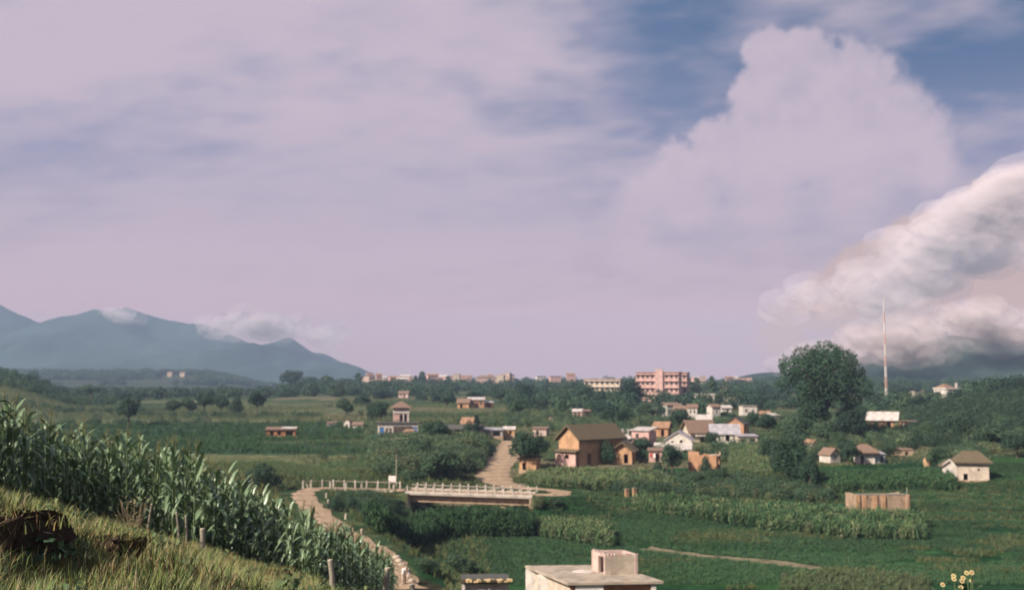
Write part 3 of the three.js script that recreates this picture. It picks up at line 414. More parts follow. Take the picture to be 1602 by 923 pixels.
house('hut', 'small orange hut with white pillars right of the tin roofed house', 1420, 669, { w: 3.4, l: 2.4, h: 1.7, turn: 4, wall: plaster.mud, roof: 'shed', rise: 0.3, over: 0.2, roofMat: roofing.thatch, d: 252, sides: { front: [hole(-0.9, 0.02, 0.7, 1.3), hole(0.3, 0.02, 0.6, 1.3)] }, more: (g) => { for (const x of [-1.4, -0.3]) part(g, 'pillar', box(0.22, 1.6, 0.22, x, 0.8, 1.4), paint.white); } });
house('villa', 'white villa with orange domed roof on the far right rise', 1487, 628, { w: 9.6, l: 8, h: 4.4, turn: -16, d: 450, wall: plaster.white, roof: 'flat', over: 0.3, roofMat: roofing.slab, parapet: 0.5, sides: { front: [win(-0.2, 2.7, 0.8, 0.9), win(2, 2.7, 0.8, 0.9), win(3.7, 2.7, 0.8, 0.9), win(-0.2, 0.9, 0.8, 0.9), win(2, 0.9, 1, 0.9)], left: [win(0, 2.6)] },
  more: (g) => { part(g, 'stair_tower', metres(box(0.7, 3.2, 0.7, 0.8, 5.4, 3.0)), plaster.white); const r = hipRoof(4.2, 5, 1.4, 0.3, 0.12, 1.2); r.translate(-2.6, 5.2, 0); part(g, 'domed_roof', r, roofing.rust, 'orange roof over the left block'); } });
house('outhouse', 'small white outhouse below the white villa on the far right', 1501, 634, { w: 4.4, l: 3, h: 1.6, turn: -8, d: 420, wall: plaster.white, roof: 'shed', rise: 0.4, over: 0.2, roofMat: roofing.slate, sides: { front: [hole(-0.8, 0.5, 0.8, 0.8), hole(1, 0.02, 0.8, 1.3)] }, category: 'outhouse' });
house('hut', 'pale hut end showing above the trees under the great tree', 1270, 703, { w: 1.6, l: 2.2, h: 1.2, turn: -30, wall: plaster.white, roof: 'gable', ridge: 'z', rise: 0.5, over: 0.2, roofMat: roofing.rust, sides: { front: [hole(0.2, 0.4, 0.3, 0.4)] } });
house('hut', 'white gabled hut peeping between dark bushes on the right', 1299, 723, { w: 2.1, l: 2.6, h: 1.3, turn: -26, wall: plaster.white, roof: 'gable', ridge: 'z', rise: 0.9, over: 0.2, roofMat: roofing.brown, sides: { front: [hole(0.0, 0.9, 0.35, 0.45)] } });
house('farmhouse', 'white farmhouse with dark brown thatch in the middle of the right bank', 1353, 724, { w: 2.8, l: 2.8, h: 1.6, turn: 6, wall: plaster.white, roof: 'hip', rise: 1.2, over: 0.7, roofThick: 0.2, ridgeLength: 1.2, roofMat: roofing.brown, sides: { front: [hole(-0.6, 0.02, 0.5, 1.2)] } });
house('shed', 'small bluish grey tin shed beside the white farmhouse with brown thatch', 1374, 724, { w: 1.7, l: 1.7, h: 1.3, turn: -10, wall: mat([0.26, 0.3, 0.31], 0.7), roof: 'shed', rise: 0.35, over: 0.15, roofMat: roofing.tin, sides: { front: [hole(0.3, 0.02, 0.5, 1.0)] }, category: 'shed' });
house('hut', 'tiny brown hut at the left of the haystack on the right bank', 1412, 712, { w: 3.4, l: 1.6, h: 0.8, turn: 4, wall: plaster.stone, roof: 'shed', rise: 0.2, over: 0.1, roofMat: roofing.brown, sides: { front: [hole(0.6, 0.02, 0.5, 0.6)] } });
// roofless stone building in the field
{
  const g = house('stone_ruin', 'roofless stone building with a dark doorway and thin pole in the green field', 1374, 799, { category: 'ruin', w: 7.2, l: 3.6, h: 2.25, turn: -4, thick: 0.35, wall: plaster.stone, sides: { front: [hole(-1.75, 0.02, 0.6, 1.75)], right: [hole(0.2, 0.4, 0.8, 1.0)] }, crest: { right: [[1.3, 1.7], [-0.4, 1.0], [-1.4, 0.9]], left: [], back: [[2, 1.8], [-2, 2]] },
    more: (q) => { for (const [x, w] of [[-3.35, 0.5], [-2.45, 0.5], [-1.05, 0.5], [0.05, 0.5], [3.3, 0.55]]) part(q, 'pier', metres(box(w, 2.2, 0.16, x, 1.1, 1.88)), plaster.ochre, 'lighter plastered pier on the front'); part(q, 'coping', box(6.4, 0.09, 0.45, -0.2, 2.3, 1.63), plaster.grey); part(q, 'pole', new THREE.CylinderGeometry(0.05, 0.06, 3.2, 7).translate(3.0, 1.6, 2.3), plaster.grey, 'thin pale pole at the right corner'); } });
}
// two mud pillars, haystack
for (const [px, row, h, label] of [[981, 779, 1.15, 'tan mud pillar, left one of two in the terraces'], [993, 777, 1.1, 'tan mud pillar, right one of two in the terraces']]) {
  const g = thing('mud_pillar', label, 'pillar', ground(px, row), 0.4); part(g, 'shaft', metres(box(0.5, h + 0.3, 0.42, 0, (h - 0.3) / 2, 0)), plaster.ochre); part(g, 'cap', metres(box(0.62, 0.12, 0.54, 0, h + 0.062, 0)), plaster.stone);
}
{
  const pts = [[0.01, 1.65], [0.3, 1.58], [0.55, 1.3], [0.62, 0.9], [0.6, 0.5], [0.5, 0.1], [0.46, -0.15]].map(([x, y]) => new THREE.Vector2(x, y)).reverse(), L = new THREE.LatheGeometry(pts, 18), p = L.attributes.position;
  for (let i = 0; i < p.count; i++) { const k = 1 + 0.14 * (vnoise(p.getX(i) * 5 + 9, p.getY(i) * 6 + p.getZ(i) * 5, 3) - 0.5); p.setX(i, p.getX(i) * k); p.setZ(i, p.getZ(i) * k); } L.computeVertexNormals();
  const g = thing('haystack', 'rounded tan haystack standing left of the hipped thatch farmhouse', 'haystack', ground(1452, 731)); part(g, 'stack', L, mat([0.5, 0.32, 0.19], 1, { map: grainFine, bumpMap: grainFine, bumpScale: 0.05 })); part(g, 'centre_pole', new THREE.CylinderGeometry(0.03, 0.03, 0.4, 6).translate(0, 1.75, 0), timber);
}
// ---------- the hospital: long blocks with bands and many windows ----------
function longBlock(name, label, px, d, turn, w, l, floors, wallM, bandM, bays, more) {
  const fh = 3.0, h = floors * fh + 0.6, open = [];
  for (let f = 0; f < floors; f++) for (let b = 0; b < bays; b++) open.push(win(-w / 2 + (b + 0.5) * w / bays, f * fh + 1.0, w / bays * 0.5, 1.35, paint.brown));
  return house(name, label, px, 0, { category: 'hospital', d, turn, w, l, h, wall: wallM, roof: 'flat', over: 0.5, roofThick: 0.25, roofMat: bandM, sides: { front: open, right: [[0, 1.0, 1.2, h - 2.2, 'hole']] }, more: (g) => { for (let f = 1; f <= floors; f++) part(g, 'sun_ledge', metres(box(w + 0.5, 0.2, 0.8, 0, f * fh - 0.32, l / 2 + 0.41)), bandM); more?.(g); } });
}
longBlock('hospital_block', 'cream three storey hospital wing on the skyline left of the pink block', 945, 560, 16, 18.5, 9, 3, plaster.cream, plaster.blush, 7);
longBlock('hospital_block', 'pink four storey hospital block with stair tower on the skyline', 1031, 500, 18, 19.5, 8, 4, plaster.rose, plaster.pink, 9, (g) => part(g, 'stair_tower', metres(box(3.4, 14.0, 1.2, 1.0, 7.0, 4.3)), plaster.rose));
longBlock('hospital_block', 'narrow pink end block behind a dark gap at the right of the hospital', 1070, 512, 18, 4.2, 8, 4, plaster.pink, plaster.pink, 2);
// ---------- the town along the crest ----------
{
  const r = rng(41), kinds = [['pink', plaster.rose], ['white', plaster.white], ['cream', plaster.cream], ['reddish', plaster.pink], ['pale', plaster.blush]], nth = ['first', 'second', 'third', 'fourth', 'fifth', 'sixth', 'seventh', 'eighth', 'ninth', 'tenth', 'eleventh', 'twelfth', 'thirteenth', 'fourteenth', 'fifteenth'], seen = {};
  const spots = [[574, 0], [578, -12], [581, 1], [585, 4], [589, 0], [592, -14], [597, 3], [604, 2], [612, 1], [616, 2], [629, 2], [634, -9], [637, 4], [644, -4], [668, 2], [676, 0], [683, 3], [694, 0], [706, -2], [714, -3], [722, 0], [731, -2], [752, 2], [759, 3], [767, 0], [775, -3], [783, -2], [793, -8], [800, -6], [846, 0], [868, -2], [893, -3], [1088, 0], [1100, 2], [1142, 0], [1150, 3], [1160, 1], [1172, -2]];
  spots.forEach(([px, dy]) => {
    const [word, m] = kinds[Math.floor(r() * 5)], d = 880 + r() * 160, w = 4.5 + r() * 5, hgt = 2.8 + r() * 3.2, two = hgt > 4.6, open = [];
    for (let f = 0; f < (two ? 2 : 1); f++) for (const x of [-0.3, 0, 0.3]) open.push(hole(x * w, 0.9 + f * 2.2, 0.9, 1.1));
    const where = px < 620 ? 'at the left end of the crest town' : px < 660 ? 'left of the tall crest town tree' : px < 740 ? 'right of the tall crest town tree' : px < 810 ? 'right of the domed tree on the crest' : px < 900 ? 'among trees left of the hospital' : 'on the ridge right of the hospital', k = seen[where] = (seen[where] ?? -1) + 1;
    house('town_house', `distant ${word} house, ${nth[k]} from the left ${where}`, px, 0, { d, lift: 2.0 - dy * 0.3 + r() * 2, w, l: 4 + r() * 3, h: hgt, turn: -25 + r() * 50, wall: m, roof: r() < 0.5 ? 'flat' : 'gable', rise: 1.2, over: 0.35, roofMat: r() < 0.5 ? roofing.rust : roofing.pale, sides: { front: open }, group: 'houses of the town along the crest' });
  });
}
house('town_hall', 'wide beige building with domed roof on the skyline right of the domed tree', 755, 0, { d: 900, w: 10, l: 8, h: 5.4, turn: 0, lift: 1.5, wall: plaster.blush, roof: 'hip', rise: 2.2, over: 0.4, ridgeLength: 5, roofMat: roofing.brown, sides: { front: [hole(-3, 1.5, 1.2, 2), hole(0, 1.5, 1.2, 2), hole(3, 1.5, 1.2, 2)] }, category: 'building' });
for (const [px, d, word, at] of [[265, 1650, 'cream', 'second from the left'], [285, 1640, 'white', 'third from the left'], [372, 1600, 'cream', 'farthest right'], [212, 1700, 'white', 'farthest left'], [345, 1580, 'white', 'second from the right']]) house('hamlet_house', `far ${word} house, ${at} in the wooded blue ridge`, px, 0, { d, w: 7, l: 5, h: 2.8, turn: 10, lift: 2.5, wall: word === 'cream' ? plaster.cream : plaster.white, roof: 'gable', rise: 1.8, over: 0.4, roofMat: roofing.rust, sides: { front: [hole(0, 0.02, 1.4, 2.2)] }, group: 'far houses on the wooded ridge' });

// ---------- the flat roofed house and the shed below the eye ----------
function edgeWall(A, B, y0, y1, holes, thick) {        // an upright wall from A to B in plan, its outside on the right of the way
  const w = A.distanceTo(B), g = panel(w, y1 - y0, holes, thick); g.rotateY(Math.atan2(-(B.z - A.z), B.x - A.x)); g.translate((A.x + B.x) / 2, y0, (A.z + B.z) / 2); return g;
}
function slabOf(points, y, t) { const s = new THREE.Shape(points.map((p) => new THREE.Vector2(p.x, -p.z))), g = new THREE.ExtrudeGeometry(s, { depth: t, bevelEnabled: true, bevelThickness: 0.02, bevelSize: 0.02, bevelSegments: 1 }); g.rotateX(-Math.PI / 2); g.translate(0, y, 0); return g; }
{
  const V = (x, z) => new THREE.Vector3(x, 0, z), N = V(0, 0), R = V(6.5, -0.6), B = V(3.75, -7.3), L = V(-2.75, -7.0), at = new THREE.Vector3(sight(888, 912)[0] * 75, EYE + sight(888, 912)[1] * 75, -75);
  const g = thing('flat_roofed_house', 'flat roofed concrete house with white pillars at the bottom of the view', 'house', at);
  const ground0 = height(5, -78) - at.y - 0.3, inset = (p) => p.clone().lerp(V(1.9, -3.7), 0.1), [n, r, b, l] = [N, R, B, L].map(inset);
  part(g, 'roof', metres(slabOf([N, R, B, L], -0.16, 0.16), 3), roofing.slab, 'stained concrete roof slab with wide eaves');
  part(g, 'wall', metres(joined([edgeWall(l, n, ground0, -0.17, [[-2.0, 1.2, 0.7, 1.5], [0.6, 1.2, 0.6, 1.2]], 0.22)])), plaster.cream, 'sunlit cream side wall');
  part(g, 'wall', metres(joined([edgeWall(n, r, ground0, -0.17, [[-1.7, 1.3, 1.0, 1.1]], 0.22)])), plaster.brick, 'red brick front wall');
  part(g, 'wall', metres(joined([edgeWall(r, b, ground0, -0.17, [], 0.22), edgeWall(b, l, ground0, -0.17, [], 0.22)])), plaster.cream);
  const H = -0.17 - ground0, col = (p, w, d, ry = 0) => part(g, 'pillar', metres(box(w, H, d, p.x, ground0 + H / 2, p.z, ry)), plaster.white);
  const along = (A, C, t, o) => { const p = A.clone().lerp(C, t), q = C.clone().sub(A).normalize(); return p.add(V(-q.z, q.x).multiplyScalar(o)); };
  col(along(l, n, 0.03, 0.02), 0.5, 0.9, 1.2); col(along(l, n, 0.38, 0.05), 0.5, 0.9, 1.2); col(along(n, r, 0.97, 0.04), 0.34, 0.34);
  const f = frameOf(1.9, 1.9, 0.28, 0.16); const w = part(g, 'window', f, paint.white, 'white surrounded window beside the brick wall'); w.position.copy(along(n, r, 0.22, 0.1)).setY(-2.15); w.rotation.y = 0.09; part(w, 'pane', box(1.2, 1.25, 0.03, 0, 0.95, 0), glass); part(w, 'mullion', box(0.07, 1.3, 0.06, 0, 0.95, 0.04), paint.white);
  // the stair head: a pale lit side with a doorway, a front coloured greyer as its shade, loose bricks on top
  const s0 = V(2.78, -3.0), s1 = V(5.1, -3.2), s2 = V(4.3, -5.2), s3 = V(1.98, -5.0), h = 1.42;
  part(g, 'stair_head', metres(joined([edgeWall(s3, s0, 0.004, h, [[0.42, 0.02, 0.86, 1.18]], 0.2), edgeWall(s1, s2, 0.004, h, [], 0.2), edgeWall(s2, s3, 0.004, h, [], 0.2)])), plaster.blush, 'pale stair head with a dark doorway');
  part(g, 'stair_head_front', metres(joined([edgeWall(s0, s1, 0.006, h - 0.1, [], 0.2)])), plaster.concrete, 'front of the stair head with its shade painted in grey');
  const rr = rng(5); for (let k = 0; k < 11; k++) { const t = (k + 0.5) / 11, p = s0.clone().lerp(s1, t), q = box(0.2 + 0.08 * rr(), 0.09 + 0.08 * rr(), 0.13, 0, 0.05, 0, rr()); q.translate(p.x, h - 0.1 + 0.004, p.z - 0.1); part(g, 'brick', q, k % 3 ? plaster.rose : plaster.white); }
  for (let k = 0; k < 5; k++) { const p = s3.clone().lerp(s0, (k + 0.5) / 5.4), q = box(0.24, 0.1, 0.16, p.x + 0.1, h + 0.054, p.z, rr()); part(g, 'brick', q, plaster.blush); }
  const m = new THREE.SphereGeometry(0.75, 20, 8, 0, Math.PI * 2, 0, Math.PI / 2); m.scale(1, 0.16, 0.6); { const p = m.attributes.position; for (let i = 0; i < p.count; i++) p.setY(i, p.getY(i) * (0.7 + 0.6 * vnoise(p.getX(i) * 6, p.getZ(i) * 6, 8))); } m.computeVertexNormals(); m.translate(at.x + 1.3, at.y + 0.02, at.z - 4.2);
  single('sand_heap', m, plaster.white, 'low heap of white sand on the flat concrete roof', 'sand heap');
}
house('shed', 'grey walled shed with ragged straw edged roof at the bottom of the view', 760, 0, { d: 69, w: 2.7, l: 2.6, h: 3.0, turn: -4, wall: plaster.grey, roof: 'flat', over: 0.12, roofThick: 0.1, roofMat: roofing.slate, sides: { front: [hole(0.5, 0.4, 0.8, 1.6)] }, category: 'shed',
  more: (g) => { const r = rng(9); for (let k = 0; k < 15; k++) { const q = box(0.26 + 0.1 * r(), 0.09 + 0.06 * r(), 0.5, 0, 0, 0, (r() - 0.5) * 0.5); q.rotateZ((r() - 0.5) * 0.3); q.translate(-1.4 + k * 0.2, 3.16 + 0.05 * r(), 1.35 + 0.1 * r()); part(g, 'straw_bundle', q, k % 3 ? mat([0.5, 0.37, 0.2], 1) : roofing.thatch); } part(g, 'corner_post', box(0.2, 3, 0.2, -1.4, 1.45, 1.42), plaster.white); } });

// ---------- the bridge ----------
{
  const A = new THREE.Vector3(-14.25, 3.3, -152.9), B = new THREE.Vector3(3.0, 2.9, -151.1), mid = A.clone().lerp(B, 0.5), len = A.distanceTo(B), g = thing('bridge', 'low concrete bridge with pale posted railings across the stream', 'bridge', mid, Math.atan2(-(B.z - A.z), B.x - A.x));
  g.rotation.z = Math.asin((B.y - A.y) / len);
  const conc = mat([0.46, 0.4, 0.34], 0.95, wallMap), pale = mat([0.62, 0.55, 0.49], 0.9, wallMap), W = 5.4;
  part(g, 'deck', metres(box(len, 0.24, W, 0, -0.12, 0)), conc); part(g, 'road_surface', metres(box(len - 0.02, 0.05, W - 1, 0, 0.027, 0)), dirt);
  for (const z of [W / 2 - 0.95, -W / 2 + 0.95]) part(g, 'girder', metres(box(len - 0.6, 1.0, 0.45, 0, -0.743, z)), plaster.stone);
  for (const s of [-1, 1]) part(g, 'abutment', metres(box(1.6, 3.4, W + 0.8, s * (len / 2 + 0.4), -2.02, 0)), plaster.stone);
  part(g, 'pier', metres(box(0.9, 3.2, W - 0.6, len * 0.27, -3.06, 0)), plaster.stone);
  for (const s of [-1, 1]) {
    part(g, 'kerb', metres(box(len, 0.2, 0.36, 0, 0.102, s * (W / 2 - 0.2))), pale);
    for (let k = 0; k < 15; k++) part(g, 'post', metres(box(0.17, 0.75, 0.17, -len / 2 + 0.3 + k * (len - 0.6) / 14 + (s < 0 ? 0.45 : 0), 0.58, s * (W / 2 - 0.2))), pale);
    part(g, 'rail', metres(box(len, 0.07, 0.08, 0, 0.66, s * (W / 2 - 0.36))), pale);
  }
}
function railing(name, label, line, side, gap, kerb) { // posts on the ground beside a road, with a kerb
  const g = thing(name, label, 'railing', line[0].clone()), o = line[0], m = mat([0.58, 0.5, 0.44], 0.9, wallMap); let run = 0, last = null;
  for (let i = 1; i < line.length; i++) {
    const a = line[i - 1], b = line[i], t = b.clone().sub(a).setY(0).normalize(), p = new THREE.Vector3(b.x - t.z * side, b.y, b.z + t.x * side); run += a.distanceTo(b);
    if (!last || p.distanceTo(last) > gap) { part(g, 'post', metres(box(0.2, 1.25, 0.2, p.x - o.x, p.y + 0.42 - o.y, p.z - o.z)), m);
      if (last) { const q = p.distanceTo(last), e = box(q, kerb ? 0.26 : 0.07, kerb ? 0.3 : 0.06); e.rotateZ(Math.asin((p.y - last.y) / q)); e.rotateY(Math.atan2(-(p.z - last.z), p.x - last.x)); e.translate((p.x + last.x) / 2 - o.x, (p.y + last.y) / 2 - o.y + (kerb ? 0.1 : 0.85), (p.z + last.z) / 2 - o.z); part(g, kerb ? 'kerb' : 'rail', metres(e), m); } last = p.clone(); }
  }
}
{
  const west = road.filter((p) => p.x < -14.5 && -p.z > 150.8 && p.x > -27.5), fine = [];
  for (let i = 1; i < west.length; i++) for (let k = 0; k < 8; k++) fine.push(west[i - 1].clone().lerp(west[i], k / 8)); fine.push(west[west.length - 1]);
  railing('road_railing', 'pale kerb with posts on the near side of the road left of the bridge', fine, 2.3, 2.1, true);
  railing('road_railing', 'thin posts and rail on the far side of the road left of the bridge', fine, -2.3, 1.5, false);
}
// ---------- sign, poles, mast, posts ----------
{
  const at = ground(612, 760); at.z -= 1.2; at.y = height(at.x, at.z);
  const g = thing('signboard', 'plain white board on two legs beside the road left of the bridge', 'signboard', at, -0.1), up = 18 - (752 - 600) * -at.z / FOCAL - at.y;
  part(g, 'board', box(1.05, 0.95, 0.06, 0, up + 0.45, 0), mat([0.72, 0.62, 0.58], 0.8)); part(g, 'frame', frameOf(1.13, 1.03, 0.05, 0.08).translate(0, up - 0.065, 0), paint.white); for (const x of [-0.4, 0.4]) part(g, 'leg', box(0.08, up + 0.3, 0.08, x, (up - 0.3) / 2, -0.05), timber);
  const b = spot(621, 163), p = thing('utility_pole', 'thin pale pole standing behind the white signboard', 'pole', b); part(p, 'shaft', new THREE.CylinderGeometry(0.07, 0.1, 5.2, 8).translate(0, 2.4, 0), paleBark); part(p, 'crossarm', box(0.9, 0.08, 0.08, 0, 4.6, 0.09), timber);
}
for (const [px, d, h, label] of [[512, 140, 0.75, 'pale kerb stone at the inside of the road bend, first from the bridge'], [516, 134, 0.7, 'pale kerb stone on the inner edge of the road, second from the bridge'], [529, 128, 0.8, 'pale kerb stone on the inner edge of the road, third from the bridge'], [543, 121.5, 0.75, 'pale kerb stone on the inner edge of the road, fourth from the bridge'], [568, 111, 0.65, 'pale kerb stone on the inner edge of the road, fifth from the bridge'], [484, 151.5, 0.9, 'leaning white kerb stone at the outer corner of the road bend'], [565, 99, 1.2, 'tall pale kerb stone rising behind the maize beside the road']]) {
  const g = thing('kerb_stone', label, 'kerb stone', spot(px, d), px); g.rotation.z = label.startsWith('leaning') ? 0.35 : 0.05; part(g, 'stone', metres(box(0.22, h * 0.75 + 0.3, 0.2, 0, (h * 0.75 - 0.3) / 2, 0)), mat([0.46, 0.4, 0.32], 0.95, wallMap)); const c = new THREE.ConeGeometry(0.15, 0.1, 4); c.rotateY(Math.PI / 4); c.translate(0, h * 0.75 + 0.052, 0); part(g, 'cap', c.toNonIndexed(), plaster.cream);
}
{
  const r = rng(88);
  [[606, 97], [610, 95.5], [614, 94], [619, 92], [624, 90], [629, 88.5]].forEach(([px, d], i) => { const q = new THREE.IcosahedronGeometry(0.24 + 0.1 * r(), 3), p = q.attributes.position, k = r() * 9; for (let j = 0; j < p.count; j++) { const f = 0.75 + 0.5 * vnoise(p.getX(j) * 3 + k, p.getY(j) * 3 + p.getZ(j) * 2.5, 4); p.setXYZ(j, p.getX(j) * f, p.getY(j) * f * 0.75, p.getZ(j) * f); } q.computeVertexNormals(); const o = single('boulder', q, mat([0.5, 0.42, 0.34], 0.95, { map: grainWall }), ['pale boulder at the road edge, farthest of six behind the maize end', 'pale boulder at the road edge, second farthest of six', 'pale boulder at the road edge, third farthest of six', 'pale boulder at the road edge, third nearest of six', 'pale boulder at the road edge, second nearest of six', 'pale boulder at the road edge, nearest to the person'][i], 'boulder'); o.position.copy(spot(px + 16, d)); o.position.y += 0.1; });
}
{
  const g = thing('radio_mast', 'tall thin radio mast painted in red and white bands', 'mast', spot(1387, 520)), red = mat([0.53, 0.33, 0.28], 0.7), wh = mat([0.66, 0.6, 0.57], 0.7), Hm = 44 - (g.position.y - 13), n = 9;
  for (let k = 0; k < n; k++) {
    const y0 = k * Hm / n, y1 = (k + 1) * Hm / n, w = (y) => lerp(0.62, 0.14, y / Hm), list = [], rod = (a, b, t) => { const v = b.clone().sub(a), c = new THREE.CylinderGeometry(t, t, v.length(), 5); c.applyQuaternion(new THREE.Quaternion().setFromUnitVectors(new THREE.Vector3(0, 1, 0), v.clone().normalize())); const mm = a.clone().add(b).multiplyScalar(0.5); c.translate(mm.x, mm.y, mm.z); list.push(c); }, P = (s, y) => new THREE.Vector3(Math.cos(s * 2.094) * w(y), y, Math.sin(s * 2.094) * w(y));
    for (let s = 0; s < 3; s++) { rod(P(s, y0), P(s, y1), 0.1); for (let q = 0; q < 4; q++) { const a = lerp(y0, y1, q / 4), b = lerp(y0, y1, (q + 1) / 4); rod(P(s, a), P(s + 1, b), 0.05); rod(P(s + 1, a), P(s, b), 0.05); } }
    part(g, 'mast_section', joined(list), k % 2 ? red : wh);
  }
  part(g, 'base_block', box(2, 1, 2, 0, 0.2, 0), plaster.concrete); part(g, 'lightning_rod', new THREE.CylinderGeometry(0.05, 0.08, 2.4, 6).translate(0, Hm + 1.2, 0), wh);
  const q = thing('concrete_pillar', 'pale concrete pillar on the skyline right of the dark poplars', 'pillar', spot(1429, 470)); part(q, 'shaft', metres(box(0.9, 4.6, 0.9, 0, 1.6, 0)), plaster.cream); part(q, 'cap', box(1.2, 0.3, 1.2, 0, 4.06, 0), plaster.white);
}
for (const [px, d, h, rr, label] of [[607, 34, 1.15, 0.11, 'thick pale wooden post at the foot of the maize, left of the person'], [523, 28, 0.85, 0.08, 'short wooden post at the bottom edge beside the maize'], [648, 38, 1.05, 0.12, 'pale wooden post at the bottom edge, right of the maize'], [321, 27, 0.75, 0.07, 'weathered grey post where the grass meets the maize'], [284, 26.5, 1.0, 0.028, 'thin stake before the maize, left one of two beside the grey post'], [296, 26.5, 0.95, 0.03, 'thin stake before the maize, right one of two beside the grey post'], [237, 26, 1.0, 0.03, 'thin stake by the dry twiggy shrub at the maize edge']]) {
  const g = thing('wooden_post', label, 'post', spot(px, d)), c = new THREE.CylinderGeometry(rr * 0.85, rr, h + 0.3, 10, 6), p = c.attributes.position; for (let i = 0; i < p.count; i++) { const k = 1 + 0.3 * (vnoise(p.getX(i) * 40 + px, p.getY(i) * 5, 6) - 0.5); p.setX(i, p.getX(i) * k + 0.03 * Math.sin(p.getY(i) * 3 + px)); p.setZ(i, p.getZ(i) * k); } c.translate(0, (h - 0.3) / 2, 0); c.computeVertexNormals();
  g.rotation.z = 0.06 * Math.sin(px); part(g, 'shaft', c, paleBark); const e = new THREE.CylinderGeometry(rr * 0.8, rr * 0.84, 0.03, 10); e.translate(0.03 * Math.sin((h + 0.3) / 2 * 3 + px), h + 0.012, 0); part(g, 'cut_end', e, mat([0.42, 0.36, 0.27], 0.9));
}
